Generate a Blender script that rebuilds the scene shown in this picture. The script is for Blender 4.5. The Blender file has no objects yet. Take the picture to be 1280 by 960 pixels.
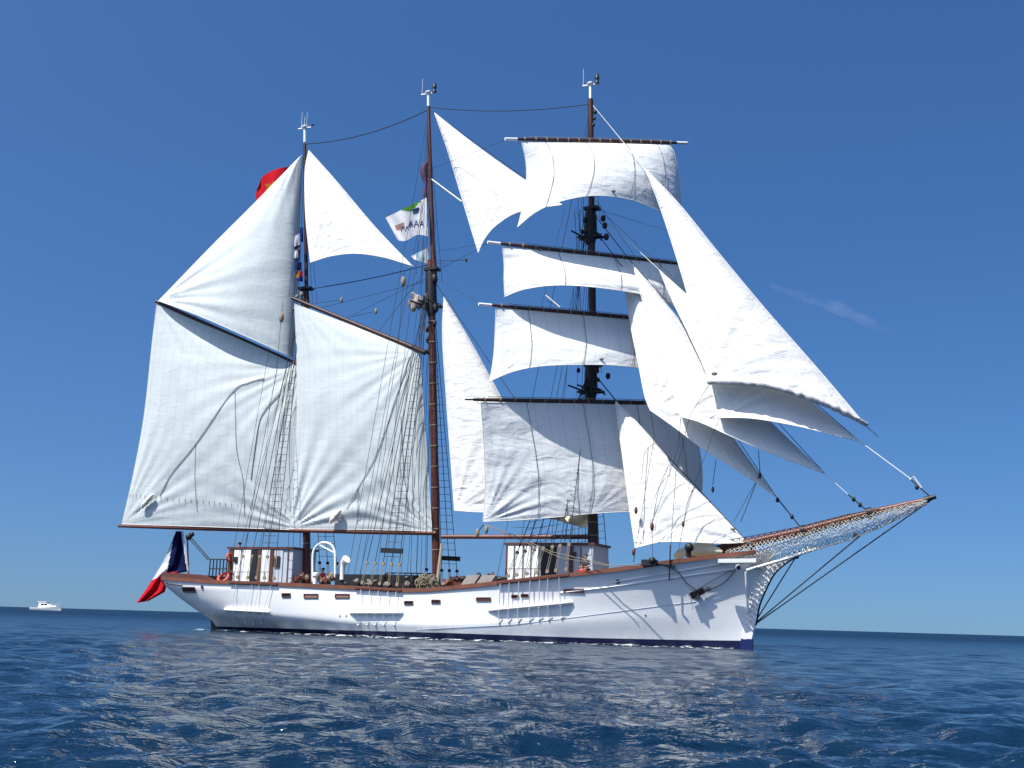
import bpy, math, random
import numpy as np
from mathutils import Vector, Matrix
from mathutils.bvhtree import BVHTree
random.seed(7); rng = np.random.default_rng(11)
scene = bpy.context.scene
C = scene.collection

# ------------------------------------------------------------------ camera
CAM_H = 1.1; F = 1500.0; CX, CY = 640.0, 480.0
ROLL = math.radians(1.655); PITCH = math.atan(296.3 / F)
cd = bpy.data.cameras.new('camera'); cam = bpy.data.objects.new('camera', cd); C.objects.link(cam)
R = (Matrix.Rotation(math.pi/2 + PITCH, 3, 'X') @ Matrix.Rotation(ROLL, 3, 'Z'))
CAMP = Vector((0, 0, CAM_H))
cam.matrix_world = Matrix.Translation(CAMP) @ R.to_4x4()
cd.sensor_width = 36; cd.lens = 36 * F / 1280; cd.clip_start = 0.1; cd.clip_end = 60000
scene.camera = cam
def ray(px, py): return (R @ Vector((px - CX, -(py - CY), -F))).normalized()
def world_to_px(p):
    q = R.transposed() @ (Vector(p) - CAMP)
    return CX + F * q.x / -q.z, CY - F * q.y / -q.z
def sea_pt(px, py):
    d = ray(px, py); return CAMP + d * (-CAM_H / d.z)

# ------------------------------------------------------------------ light
SUN_EL = math.radians(57); SUN_AZ = math.radians(226)      # azimuth clockwise from +Y (camera looks +Y)
sdir = Vector((math.sin(SUN_AZ)*math.cos(SUN_EL), math.cos(SUN_AZ)*math.cos(SUN_EL), math.sin(SUN_EL)))
w = bpy.data.worlds.new('World'); scene.world = w; w.use_nodes = True
nt = w.node_tree; bg = nt.nodes['Background']
sky = nt.nodes.new('ShaderNodeTexSky'); sky.sky_type = 'NISHITA'; sky.sun_disc = False
sky.sun_elevation = SUN_EL; sky.sun_rotation = SUN_AZ; sky.altitude = 0
sky.air_density = 1.0; sky.dust_density = 2.8; sky.ozone_density = 5.0
hs = nt.nodes.new('ShaderNodeHueSaturation'); hs.inputs['Saturation'].default_value = 1.2
stc = nt.nodes.new('ShaderNodeTexCoord'); sma = nt.nodes.new('ShaderNodeVectorMath'); sma.operation = 'MULTIPLY_ADD'
sma.inputs[1].default_value = (1, 1, 1.25); sma.inputs[2].default_value = (0, 0, 0.09)
snm = nt.nodes.new('ShaderNodeVectorMath'); snm.operation = 'NORMALIZE'
nt.links.new(stc.outputs['Generated'], sma.inputs[0]); nt.links.new(sma.outputs[0], snm.inputs[0]); nt.links.new(snm.outputs[0], sky.inputs['Vector'])
nt.links.new(sky.outputs[0], hs.inputs['Color']); smx = nt.nodes.new('ShaderNodeMix'); smx.data_type = 'RGBA'; smx.blend_type = 'MULTIPLY'; smx.inputs['Factor'].default_value = 1.0
smx.inputs['B'].default_value = (1.0, 1.19, 1.37, 1)
nt.links.new(hs.outputs[0], smx.inputs['A']); nt.links.new(smx.outputs['Result'], bg.inputs[0])
bg.inputs[1].default_value = 0.064
sl = bpy.data.lights.new('sun', 'SUN'); sl.energy = 4.2; sl.angle = math.radians(0.5); sl.color = (1.0, 0.965, 0.9)
sun = bpy.data.objects.new('sun', sl); C.objects.link(sun)
sun.rotation_euler = sdir.to_track_quat('Z', 'Y').to_euler(); sun.location = (0, 0, 60)
scene.view_settings.view_transform = 'Standard'; scene.view_settings.look = 'None'
scene.view_settings.gamma = 1; scene.view_settings.use_curve_mapping = False
scene.view_settings.exposure = 0.74

# ------------------------------------------------------------------ materials
def N(nt, t, **kw):
    n = nt.nodes.new(t)
    for k, v in kw.items(): setattr(n, k, v)
    return n
def mat(name, col, rough=0.6, var=0.12, scale=3.0, bump=0.0, bscale=20.0, metallic=0.0, stretch=(1,1,1), spec=0.4):
    m = bpy.data.materials.new(name); m.use_nodes = True; nt = m.node_tree
    b = nt.nodes['Principled BSDF']; b.inputs['Roughness'].default_value = rough
    b.inputs['Metallic'].default_value = metallic
    b.inputs['Specular IOR Level'].default_value = spec
    tc = N(nt, 'ShaderNodeTexCoord'); mp = N(nt, 'ShaderNodeMapping'); mp.inputs['Scale'].default_value = stretch
    nt.links.new(tc.outputs['Object'], mp.inputs[0])
    nz = N(nt, 'ShaderNodeTexNoise'); nz.inputs['Scale'].default_value = scale; nz.inputs['Detail'].default_value = 5
    nt.links.new(mp.outputs[0], nz.inputs['Vector'])
    mx = N(nt, 'ShaderNodeMix', data_type='RGBA')
    mx.inputs['A'].default_value = (*[c*(1-var) for c in col], 1); mx.inputs['B'].default_value = (*[min(1, c*(1+var)) for c in col], 1)
    nt.links.new(nz.outputs['Fac'], mx.inputs['Factor']); nt.links.new(mx.outputs['Result'], b.inputs['Base Color'])
    if bump:
        n2 = N(nt, 'ShaderNodeTexNoise'); n2.inputs['Scale'].default_value = bscale; n2.inputs['Detail'].default_value = 4
        nt.links.new(mp.outputs[0], n2.inputs['Vector'])
        bp = N(nt, 'ShaderNodeBump'); bp.inputs['Strength'].default_value = bump; bp.inputs['Distance'].default_value = 0.03
        nt.links.new(n2.outputs['Fac'], bp.inputs['Height']); nt.links.new(bp.outputs[0], b.inputs['Normal'])
    return m
M = {}
M['varnish'] = mat('varnished_wood', (0.115, 0.034, 0.02), 0.4, 0.35, 2.0, 0.3, 30)
M['mastwood'] = mat('oiled_mast_wood', (0.085, 0.024, 0.014), 0.45, 0.4, 2.5, 0.3, 30)
M['darkspar'] = mat('dark_stained_spar', (0.045, 0.017, 0.014), 0.45, 0.4, 2.5, 0.3, 30)
M['railwood'] = mat('rail_wood', (0.16, 0.060, 0.035), 0.5, 0.4, 1.5, 0.3, 30)
M['black'] = mat('tarred_black', (0.012, 0.013, 0.016), 0.5, 0.3)
M['rope_dark'] = mat('tarred_rope', (0.02, 0.021, 0.026), 0.8, 0.3, 8)
M['rope'] = mat('manila_rope', (0.24, 0.20, 0.14), 0.9, 0.25, 8)
M['rope_white'] = mat('white_rope', (0.7, 0.68, 0.62), 0.9, 0.1, 8)
M['white'] = mat('white_paint', (0.78, 0.78, 0.77), 0.4, 0.04, 2)
M['greywhite'] = mat('grey_white_paint', (0.42, 0.46, 0.52), 0.5, 0.08, 2)
M['navy'] = mat('navy_antifouling', (0.008, 0.012, 0.055), 0.45, 0.35, 3.0, 0.3, 8)
M['glass'] = mat('dark_glass', (0.02, 0.025, 0.03), 0.08, 0.1)
M['brown'] = mat('brown_trim', (0.10, 0.035, 0.022), 0.5, 0.3, 4)
M['orange'] = mat('orange_ring', (0.6, 0.075, 0.04), 0.6, 0.1)
M['fleece'] = mat('sheepskin_chafe', (0.72, 0.69, 0.60), 0.95, 0.15, 8, 1.0, 12)
M['deck'] = mat('deck_planks', (0.32, 0.24, 0.16), 0.8, 0.2, 3)
M['canvas_old'] = mat('cream_canvas_cover', (0.68, 0.62, 0.45), 0.9, 0.15, 3, 0.6, 6)
M['chest'] = mat('grey_tarpaulin', (0.16, 0.14, 0.13), 0.8, 0.25, 3)
M['skin'] = mat('skin', (0.50, 0.27, 0.19), 0.6, 0.05)
M['hair'] = mat('hair', (0.05, 0.03, 0.02), 0.8, 0.2)
M['shirt_red'] = mat('red_cloth', (0.45, 0.03, 0.03), 0.85, 0.1)
M['shirt_dark'] = mat('dark_cloth', (0.03, 0.035, 0.05), 0.85, 0.1)
M['shirt_grey'] = mat('grey_cloth', (0.30, 0.30, 0.32), 0.85, 0.1)

def hull_white():
    m = mat('hull_white_paint', (0.80, 0.80, 0.80), 0.42, 0.03, 0.7, spec=0.35)
    nt = m.node_tree; b = nt.nodes['Principled BSDF']
    tc = N(nt, 'ShaderNodeTexCoord'); sp = N(nt, 'ShaderNodeSeparateXYZ'); nt.links.new(tc.outputs['Object'], sp.inputs[0])
    # plank seams follow the sheer: height minus a parabola of length
    mul = N(nt, 'ShaderNodeAttribute', attribute_name='strake')
    ma = N(nt, 'ShaderNodeMath', operation='FRACT'); m2 = N(nt, 'ShaderNodeMath', operation='MULTIPLY'); m2.inputs[1].default_value = 20
    nt.links.new(mul.outputs['Fac'], m2.inputs[0]); nt.links.new(m2.outputs[0], ma.inputs[0])
    lt = N(nt, 'ShaderNodeMath', operation='GREATER_THAN'); lt.inputs[1].default_value = 0.10
    nt.links.new(ma.outputs[0], lt.inputs[0])
    nz = N(nt, 'ShaderNodeTexNoise'); nz.inputs['Scale'].default_value = 1.3; nz.inputs['Detail'].default_value = 3
    nt.links.new(tc.outputs['Object'], nz.inputs['Vector'])
    ad = N(nt, 'ShaderNodeMath', operation='MULTIPLY_ADD'); ad.inputs[1].default_value = 2.4
    nt.links.new(nz.outputs['Fac'], ad.inputs[0]); nt.links.new(lt.outputs[0], ad.inputs[2])
    bp = N(nt, 'ShaderNodeBump'); bp.inputs['Strength'].default_value = 0.22; bp.inputs['Distance'].default_value = 0.02
    nt.links.new(ad.outputs[0], bp.inputs['Height']); nt.links.new(bp.outputs[0], b.inputs['Normal'])
    # rust/dirt streaks near the boot top
    st = N(nt, 'ShaderNodeTexNoise'); st.inputs['Scale'].default_value = 1.0; st.inputs['Detail'].default_value = 6
    mp = N(nt, 'ShaderNodeMapping'); mp.inputs['Scale'].default_value = (1.2, 1.2, 0.5)
    nt.links.new(tc.outputs['Object'], mp.inputs[0]); nt.links.new(mp.outputs[0], st.inputs['Vector'])
    mr = N(nt, 'ShaderNodeMapRange'); mr.inputs['From Min'].default_value = 0.52; mr.inputs['From Max'].default_value = 0.75
    nt.links.new(st.outputs['Fac'], mr.inputs['Value'])
    mz = N(nt, 'ShaderNodeMapRange'); mz.inputs['From Min'].default_value = 1.4; mz.inputs['From Max'].default_value = 0.4
    nt.links.new(sp.outputs['Z'], mz.inputs['Value'])
    mm = N(nt, 'ShaderNodeMath', operation='MULTIPLY'); nt.links.new(mr.outputs[0], mm.inputs[0]); nt.links.new(mz.outputs[0], mm.inputs[1])
    m3 = N(nt, 'ShaderNodeMath', operation='MULTIPLY'); m3.inputs[1].default_value = 0.5; nt.links.new(mm.outputs[0], m3.inputs[0])
    old = b.inputs['Base Color'].links[0].from_socket
    mx = N(nt, 'ShaderNodeMix', data_type='RGBA'); mx.inputs['B'].default_value = (0.50, 0.44, 0.36, 1)
    nt.links.new(m3.outputs[0], mx.inputs['Factor']); nt.links.new(old, mx.inputs['A']); nt.links.new(mx.outputs['Result'], b.inputs['Base Color'])
    return m
M['hull'] = hull_white()

def sailcloth(name, col, transl=0.28, seams=16, seam_axis=0, stain=0.06, crumple=0.06, seamdark=0.84):
    m = bpy.data.materials.new(name); m.use_nodes = True; nt = m.node_tree
    nt.nodes.remove(nt.nodes['Principled BSDF']); out = nt.nodes['Material Output']
    uv = N(nt, 'ShaderNodeUVMap', uv_map='UVMap'); sp = N(nt, 'ShaderNodeSeparateXYZ'); nt.links.new(uv.outputs[0], sp.inputs[0])
    mu = N(nt, 'ShaderNodeMath', operation='MULTIPLY'); mu.inputs[1].default_value = seams
    nt.links.new(sp.outputs[seam_axis], mu.inputs[0])
    fr = N(nt, 'ShaderNodeMath', operation='FRACT'); nt.links.new(mu.outputs[0], fr.inputs[0])
    lt = N(nt, 'ShaderNodeMath', operation='LESS_THAN'); lt.inputs[1].default_value = 0.07; nt.links.new(fr.outputs[0], lt.inputs[0])
    tc = N(nt, 'ShaderNodeTexCoord')
    nz = N(nt, 'ShaderNodeTexNoise'); nz.inputs['Scale'].default_value = 0.45; nz.inputs['Detail'].default_value = 6
    nt.links.new(tc.outputs['Object'], nz.inputs['Vector'])
    a = N(nt, 'ShaderNodeMix', data_type='RGBA'); a.inputs['A'].default_value = (*[c*(1-stain) for c in col], 1); a.inputs['B'].default_value = (*[min(1, c*(1+stain)) for c in col], 1)
    nt.links.new(nz.outputs['Fac'], a.inputs['Factor'])
    b2 = N(nt, 'ShaderNodeMix', data_type='RGBA'); b2.inputs['B'].default_value = (*[c*seamdark for c in col], 1)
    sc = N(nt, 'ShaderNodeMath', operation='MULTIPLY'); sc.inputs[1].default_value = 0.8; nt.links.new(lt.outputs[0], sc.inputs[0])
    nt.links.new(sc.outputs[0], b2.inputs['Factor']); nt.links.new(a.outputs['Result'], b2.inputs['A'])
    n2 = N(nt, 'ShaderNodeTexNoise'); n2.inputs['Scale'].default_value = 0.9; n2.inputs['Detail'].default_value = 4; n2.inputs['Distortion'].default_value = 0.8
    mp = N(nt, 'ShaderNodeMapping'); mp.inputs['Scale'].default_value = (1.0, 1.0, 2.2) ; mp.inputs['Rotation'].default_value = (0.3, 0.5, 0.2)
    nt.links.new(tc.outputs['Object'], mp.inputs[0]); nt.links.new(mp.outputs[0], n2.inputs['Vector'])
    bp = N(nt, 'ShaderNodeBump'); bp.inputs['Strength'].default_value = 0.6; bp.inputs['Distance'].default_value = crumple
    nt.links.new(n2.outputs['Fac'], bp.inputs['Height'])
    d = N(nt, 'ShaderNodeBsdfDiffuse'); t = N(nt, 'ShaderNodeBsdfTranslucent'); ms = N(nt, 'ShaderNodeMixShader'); ms.inputs[0].default_value = transl
    for q in (d, t):
        nt.links.new(b2.outputs['Result'], q.inputs['Color']); nt.links.new(bp.outputs[0], q.inputs['Normal'])
    nt.links.new(d.outputs[0], ms.inputs[1]); nt.links.new(t.outputs[0], ms.inputs[2]); nt.links.new(ms.outputs[0], out.inputs['Surface'])
    return m
M['sail'] = sailcloth('white_sailcloth', (0.72, 0.715, 0.70), transl=0.12, crumple=.16, seams=14)
M['sail_h'] = sailcloth('white_square_sailcloth', (0.70, 0.715, 0.71), seams=18, transl=0.1, crumple=.12)
M['sail_grey'] = sailcloth('grey_sailcloth', (0.60, 0.645, 0.64), seams=20, transl=0.14, crumple=.04)  # greyer, faintly green cloth colour for the gaff sails and gaff topsail
def flagmat(name, col): return sailcloth(name, col, 0.3, 1, 0, 0.05)
M['f_blue'] = flagmat('flag_blue', (0.012, 0.018, 0.07)); M['f_white'] = flagmat('flag_white', (0.75, 0.75, 0.78)); M['f_red'] = flagmat('flag_red', (0.62, 0.02, 0.03))
M['f_gold'] = flagmat('flag_gold', (0.45, 0.22, 0.03)); M['f_green'] = flagmat('flag_green', (0.10, 0.30, 0.04)); M['f_ink'] = flagmat('flag_ink', (0.10, 0.12, 0.28)); M['f_orange'] = flagmat('flag_tan', (0.38, 0.24, 0.2))

# ------------------------------------------------------------------ mesh helpers
def balls(lst, name, m):
    for c, r, sc in lst: (lump(c, r*1.15, sc, int(c[0]*97) % 991, .35, 12, 8) if name == 'gear_heap' else MB().ball(c, r, 8, 6, sc)).build(name, m, ship)
def lump(c, r, sc, seed=0, nz=.25, n=22, m=14):
    rg = random.Random(seed); ph = [(rg.uniform(2, 7), rg.uniform(2, 7), rg.uniform(2, 7), rg.random()*6) for _ in range(6)]
    b = MB().ball((0, 0, 0), 1.0, n, m); out = []
    for v in b.v:
        f = 1 + nz*sum(math.sin(a*v[0]+b_*v[1]+c_*v[2]+p) for a, b_, c_, p in ph)/2.4
        out.append((c[0]+v[0]*f*r*sc[0], c[1]+v[1]*f*r*sc[1], c[2]+v[2]*f*r*sc[2]))
    b.v = out; return b
class MB:
    def __init__(s): s.v = []; s.f = []
    def add(s, vs, fs):
        o = len(s.v); s.v += [tuple(v) for v in vs]; s.f += [tuple(i + o for i in f) for f in fs]; return s
    def tube(s, pts, r, n=6, cap=True):
        pts = [Vector(p) for p in pts]; k = len(pts)
        rs = r if isinstance(r, (list, tuple)) else [r]*k
        if len(rs) != k: rs = [rs[0] + (rs[-1]-rs[0])*i/(k-1) for i in range(k)]
        prev = None; vs = []
        for i, p in enumerate(pts):
            t = (pts[min(i+1, k-1)] - pts[max(i-1, 0)]).normalized()
            a = Vector((0, 0, 1)) if abs(t.z) < 0.9 else Vector((1, 0, 0))
            if prev is None: u = t.cross(a).normalized()
            else:
                u = prev - t*prev.dot(t)
                u = u.normalized() if u.length > 1e-6 else t.cross(a).normalized()
            prev = u; v = t.cross(u)
            for j in range(n):
                an = 2*math.pi*j/n; vs.append(p + (u*math.cos(an) + v*math.sin(an))*rs[i])
        fs = []
        for i in range(k-1):
            for j in range(n):
                fs.append((i*n+j, i*n+(j+1) % n, (i+1)*n+(j+1) % n, (i+1)*n+j))
        if cap and n > 2: fs.append(tuple(reversed(range(n)))); fs.append(tuple((k-1)*n+j for j in range(n)))
        return s.add(vs, fs)
    def box(s, c, size, ax=None):
        c = Vector(c); ax = ax or (Vector((1,0,0)), Vector((0,1,0)), Vector((0,0,1)))
        vs = [c + ax[0]*size[0]*i/2 + ax[1]*size[1]*j/2 + ax[2]*size[2]*k/2 for i in (-1,1) for j in (-1,1) for k in (-1,1)]
        return s.add(vs, [(0,1,3,2),(4,6,7,5),(0,4,5,1),(2,3,7,6),(0,2,6,4),(1,5,7,3)])
    def ball(s, c, r, n=10, m=7, sc=(1,1,1)):
        c = Vector(c); vs = [c + Vector((0,0,-r*sc[2]))]
        for i in range(1, m):
            ph = -math.pi/2 + math.pi*i/m
            for j in range(n):
                a = 2*math.pi*j/n; vs.append(c + Vector((r*sc[0]*math.cos(ph)*math.cos(a), r*sc[1]*math.cos(ph)*math.sin(a), r*sc[2]*math.sin(ph))))
        vs.append(c + Vector((0,0,r*sc[2]))); L = len(vs)-1
        fs = [(0, 1+(j+1) % n, 1+j) for j in range(n)]
        for i in range(m-2):
            for j in range(n): fs.append((1+i*n+j, 1+i*n+(j+1) % n, 1+(i+1)*n+(j+1) % n, 1+(i+1)*n+j))
        fs += [(L, 1+(m-2)*n+j, 1+(m-2)*n+(j+1) % n) for j in range(n)]
        return s.add(vs, fs)
    def torus(s, c, R0, r, ax1, ax2, n=20, m=8, a0=0, a1=2*math.pi):
        c = Vector(c); pts = [c + ax1*R0*math.cos(a0+(a1-a0)*i/n) + ax2*R0*math.sin(a0+(a1-a0)*i/n) for i in range(n+1)]
        return s.tube(pts, r, m)
    def lathe(s, c, prof, n=12):
        c = Vector(c); vs = []; k = len(prof)
        for (r, z) in prof:
            for j in range(n): a = 2*math.pi*j/n; vs.append(c + Vector((r*math.cos(a), r*math.sin(a), z)))
        fs = [(i*n+j, i*n+(j+1) % n, (i+1)*n+(j+1) % n, (i+1)*n+j) for i in range(k-1) for j in range(n)]
        fs += [tuple(reversed(range(n))), tuple((k-1)*n+j for j in range(n))]
        return s.add(vs, fs)
    def build(s, name, m, parent=None, smooth=True, mats=None, fm=None):
        me = bpy.data.meshes.new(name); me.from_pydata(s.v, [], s.f); me.update()
        for mm in (mats or [m]): me.materials.append(mm)
        if fm: me.polygons.foreach_set('material_index', fm)
        if smooth:
            me.polygons.foreach_set('use_smooth', [True]*len(me.polygons))
            try: me.set_sharp_from_angle(angle=math.radians(45))
            except Exception: pass
        o = bpy.data.objects.new(name, me); C.objects.link(o)
        if parent: o.parent = parent
        return o
def tag(o, label=None, cat=None, group=None, kind=None):
    for k, v in (('label', label), ('category', cat), ('group', group), ('kind', kind)):
        if v: o[k] = v
    return o
def interp(xs, pts):
    px = [p[0] for p in pts]; return np.interp(xs, px, [p[1] for p in pts])

# ------------------------------------------------------------------ ship frame
STN = sea_pt(266, 787.8); BOW = sea_pt(940, 812)
hx = (BOW - STN); LWL = hx.length; hx.normalize(); hy = Vector((-hx.y, hx.x, 0)); hz = Vector((0, 0, 1))
SM = Matrix(((hx.x, hy.x, 0, STN.x), (hx.y, hy.y, 0, STN.y), (0, 0, 1, 0), (0, 0, 0, 1))); SI = SM.inverted()
CL = SI @ CAMP; SR = SI.to_3x3()
print('LWL', LWL, 'heading deg', math.degrees(math.atan2(hx.y, hx.x)), 'dist', STN.length, BOW.length)
def rl(px, py): return SR @ ray(px, py)
def P(px, py, off=0.0):
    d = rl(px, py); t = (off - CL.y)/d.y; return CL + d*t
def Ppl(px, py, o, n):
    d = rl(px, py); return CL + d*((Vector(o) - CL).dot(n)/d.dot(n))
def pix(p): return world_to_px(SM @ Vector(p))
def ship_thing(name, origin, label, cat, group=None):
    e = bpy.data.objects.new(name, None); C.objects.link(e)
    e.matrix_world = SM @ Matrix.Translation(Vector(origin)); e.empty_display_size = 0.3
    return tag(e, label, cat, group)
def shift(mb, origin):
    o = Vector(origin); mb.v = [tuple(Vector(v) - o) for v in mb.v]; return mb
def ship_mesh(name, mb, m, origin, label, cat, group=None, **kw):
    o = shift(mb, origin).build(name, m, **kw); o.matrix_world = SM @ Matrix.Translation(Vector(origin)); return tag(o, label, cat, group)

# ------------------------------------------------------------------ sea
def wave_field():
    ws = []
    for i in range(120):
        lam = 0.35 * (7/0.35)**(rng.random()**1.25)
        th = math.radians(100) + rng.normal(0, 0.75)       # travel roughly towards/away from the camera
        amp = 0.0128 * lam**0.85 * (1.0 if lam < 1.3 else (1.3/lam)**1.1) * (0.6 + 0.8*rng.random()) 
        k = 2*math.pi/lam
        ws.append((k*math.cos(th), k*math.sin(th), amp*0.62, rng.random()*6.283, lam))
    return ws
WV = wave_field()
def sea_h(X, Y, cell):
    Z = np.zeros_like(X); 
    wx = X + 0.5*np.sin(Y*0.23+1)+0.3*np.sin(X*0.31+Y*0.17); wy = Y + 0.5*np.sin(X*0.19+2)
    for kx, ky, a, ph, lam in WV:
        wgt = np.clip((lam/cell - 2.2)/2.0, 0, 1); p = kx*wx + ky*wy + ph; s = np.sin(p)
        Z += wgt*a*(s + 0.22*np.cos(2*p))
    patch = 0.75 + 0.35*np.sin(X*0.11 + 0.7*np.sin(Y*0.07)) * np.sin(Y*0.09 + 1.3)
    return Z*patch
def build_sea():
    rr = [1.2]
    while rr[-1] < 14000: rr.append(rr[-1]*1.0095)
    rr = np.array(rr); 
    an = np.concatenate([np.linspace(-32, 32, 620), np.linspace(33, 327, 240)]); an = np.radians(an)
    A, Rr = np.meshgrid(an, rr); X = np.sin(A)*Rr; Y = np.cos(A)*Rr
    cell = Rr*0.0095; Z = sea_h(X, Y, cell)
    n, m = Rr.shape; V = np.stack([X, Y, Z], -1).reshape(-1, 3)
    i, j = np.meshgrid(np.arange(n-1), np.arange(m), indexing='ij'); j2 = (j+1) % m
    Fc = np.stack([i*m+j, i*m+j2, (i+1)*m+j2, (i+1)*m+j], -1).reshape(-1, 4)
    Fc = Fc[:, ::-1]
    # centre cap
    me = bpy.data.meshes.new('sea_water'); nv = len(V)+1
    V = np.vstack([V, [[0, 0, 0]]])
    tri = [(int(k), int((k+1) % m), nv-1) for k in range(m)]
    nf = len(Fc); tot = nf*4 + len(tri)*3
    me.vertices.add(nv); me.vertices.foreach_set('co', V.ravel())
    me.loops.add(tot); me.polygons.add(nf+len(tri))
    me.loops.foreach_set('vertex_index', np.concatenate([Fc.ravel(), np.array([(b, a, c) for a, b, c in tri]).ravel()]).astype(np.int32))
    st = np.concatenate([np.arange(nf)*4, nf*4 + np.arange(len(tri))*3]).astype(np.int32)
    me.polygons.foreach_set('loop_start', st); me.polygons.foreach_set('use_smooth', np.ones(len(st), bool)); me.update(calc_edges=True); me.validate()
    m_ = bpy.data.materials.new('sea_water'); m_.use_nodes = True; nt = m_.node_tree; b = nt.nodes['Principled BSDF']
    b.inputs['Base Color'].default_value = (0.003, 0.017, 0.04, 1); b.inputs['Specular IOR Level'].default_value = 0.3; b.inputs['IOR'].default_value = 1.333; b.inputs['Roughness'].default_value = 0.06
    tc = N(nt, 'ShaderNodeTexCoord')
    def noise(sc, det, stretch, rot):
        mp = N(nt, 'ShaderNodeMapping'); mp.inputs['Scale'].default_value = stretch; mp.inputs['Rotation'].default_value = (0, 0, rot)
        nt.links.new(tc.outputs['Object'], mp.inputs[0]); n = N(nt, 'ShaderNodeTexNoise'); n.inputs['Scale'].default_value = sc; n.inputs['Detail'].default_value = det; n.inputs['Roughness'].default_value = 0.6
        nt.links.new(mp.outputs[0], n.inputs['Vector']); return n
    n1 = noise(1.3, 5, (0.55, 1.0, 1), 0.2); n2 = noise(4.5, 3, (0.6, 1.0, 1), -0.25); n3 = noise(0.12, 3, (0.4, 1, 1), 0.1)
    b1 = N(nt, 'ShaderNodeBump'); b1.inputs['Distance'].default_value = 0.42; b1.inputs['Strength'].default_value = 0.8
    b2 = N(nt, 'ShaderNodeBump'); b2.inputs['Distance'].default_value = 0.04; b2.inputs['Strength'].default_value = 0.8
    nt.links.new(n1.outputs['Fac'], b1.inputs['Height']); nt.links.new(n2.outputs['Fac'], b2.inputs['Height'])
    nt.links.new(b1.outputs[0], b2.inputs['Normal']); nt.links.new(b2.outputs[0], b.inputs['Normal'])
    ln = N(nt, 'ShaderNodeVectorMath', operation='LENGTH'); nt.links.new(tc.outputs['Object'], ln.inputs[0])
    rr_ = N(nt, 'ShaderNodeMapRange'); rr_.inputs['From Min'].default_value = 25; rr_.inputs['From Max'].default_value = 260; rr_.inputs['To Min'].default_value = .06; rr_.inputs['To Max'].default_value = .42
    nt.links.new(ln.outputs['Value'], rr_.inputs['Value']); nt.links.new(rr_.outputs[0], b.inputs['Roughness'])
    me.materials.append(m_); o = bpy.data.objects.new('sea', me); C.objects.link(o); tag(o, kind='structure')
build_sea()

# ------------------------------------------------------------------ the tall ship
ship = ship_thing('sailing_ship', (0, 0, 0), 'white hulled three masted sailing ship under full sail on the blue sea', 'sailing ship')

RAIL = [(190,721),(205,722),(260,726),(345,729),(400,731.5),(450,734),(500,737),(530,736.5),(560,734),(600,730),(640,725.5),(680,721),(720,716.5),(760,712),(800,706.5),(840,701),(880,696),(910,692.5),(950,688.5),(990,686)]
BOOTL = [(200,781),(290,783.5),(420,787.5),(540,790.5),(640,794),(740,797.5),(860,800),(940,801),(990,801)]
ZB = -0.9
def solve_z(x, y, curve, z0=2.0):
    z = z0
    for _ in range(12):
        u, v = pix((x, y, z)); v2 = pix((x, y, z+0.1))[1]
        t = float(interp(u, curve)); z += (t - v)*0.1/(v2 - v)
    return z
ST_PX = [(204,722),(208,732),(226,747),(248,763),(264,774),(270,784),(276,800),(290,830)]
BW_PX = [(972,688),(962,702),(952,722),(945,745),(942,768),(940,790),(939,812),(936,835)]
STp = [P(a, b, 0) for a, b in ST_PX]; BWp = [P(a, b, 0) for a, b in BW_PX]
def xs_of(z): return float(np.interp(z, [p.z for p in reversed(STp)], [p.x for p in reversed(STp)]))
def xb_of(z): return float(np.interp(z, [p.z for p in reversed(BWp)], [p.x for p in reversed(BWp)]))
BM = 3.9
def shape(t, v):
    v = min(1, max(0, v))
    ta, tb = 0.45, 0.52
    s = 1.0
    if t < ta:
        q = t/ta; hi = (1-(1-q)**2.3)**0.62 if q > 0 else 0; lo = q**1.5*(2.2-1.2*q)/1.0; lo = min(1, lo); lo = math.sin(math.pi/2*q)**1.35
        k = max(0, min(1, (v-0.12)/0.42)); k = k*k*(3-2*k); s = hi*k + lo*(1-k)
    elif t > tb:
        q = (t-tb)/(1-tb); hi = max(0, (1-q**2.4))**0.72; lo = max(0, (1-q**1.7))**1.25; k = v**1.2; s = hi*k + lo*(1-k)
    return s
def width(v): return BM*(0.80 + 0.16*min(1, v*2.2) + 0.04*v)
NT = 110; NL = 5; NU = 22
ts = [0.5 - 0.5*math.cos(math.pi*i/NT)*1.0 for i in range(NT+1)]; ts = [0.35*a + 0.65*i/NT for i, a in enumerate(ts)]
XS1, XB1 = xs_of(99), xb_of(99)
zr = []; zbt = []
for t in ts:
    x = XS1 + (XB1-XS1)*t; y = -width(1)*shape(t, 1); zr.append(solve_z(x, y, RAIL, 3))
    x0 = xs_of(0.3) + (xb_of(0.3)-xs_of(0.3))*t; zbt.append(solve_z(x0, -width(.25)*shape(t, .25), BOOTL, 0.4))
print('rail z', zr[0], zr[NT//2], zr[-1], 'boot', zbt[0], zbt[NT//2], zbt[-1], 'xs', XS1, XB1)
def hull_pt(i, z, side=-1, inset=0.0):
    t = ts[i]; v = (z-ZB)/(zr[i]-ZB)
    zs = ZB + v*(zr[0]-ZB); zb_ = ZB + v*(zr[-1]-ZB)
    a = xs_of(zs); b = xb_of(zb_)
    return Vector((a + (b-a)*t, side*max(0, width(v)*shape(t, v)-inset), z))
def rows(i):
    L = [ZB + (zbt[i]-ZB)*k/NL for k in range(NL+1)]; U = [zbt[i] + (zr[i]-zbt[i])*k/NU for k in range(1, NU+1)]; return L + U
grid = {s: [[hull_pt(i, z, s) for z in rows(i)] for i in range(NT+1)] for s in (-1, 1)}
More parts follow.
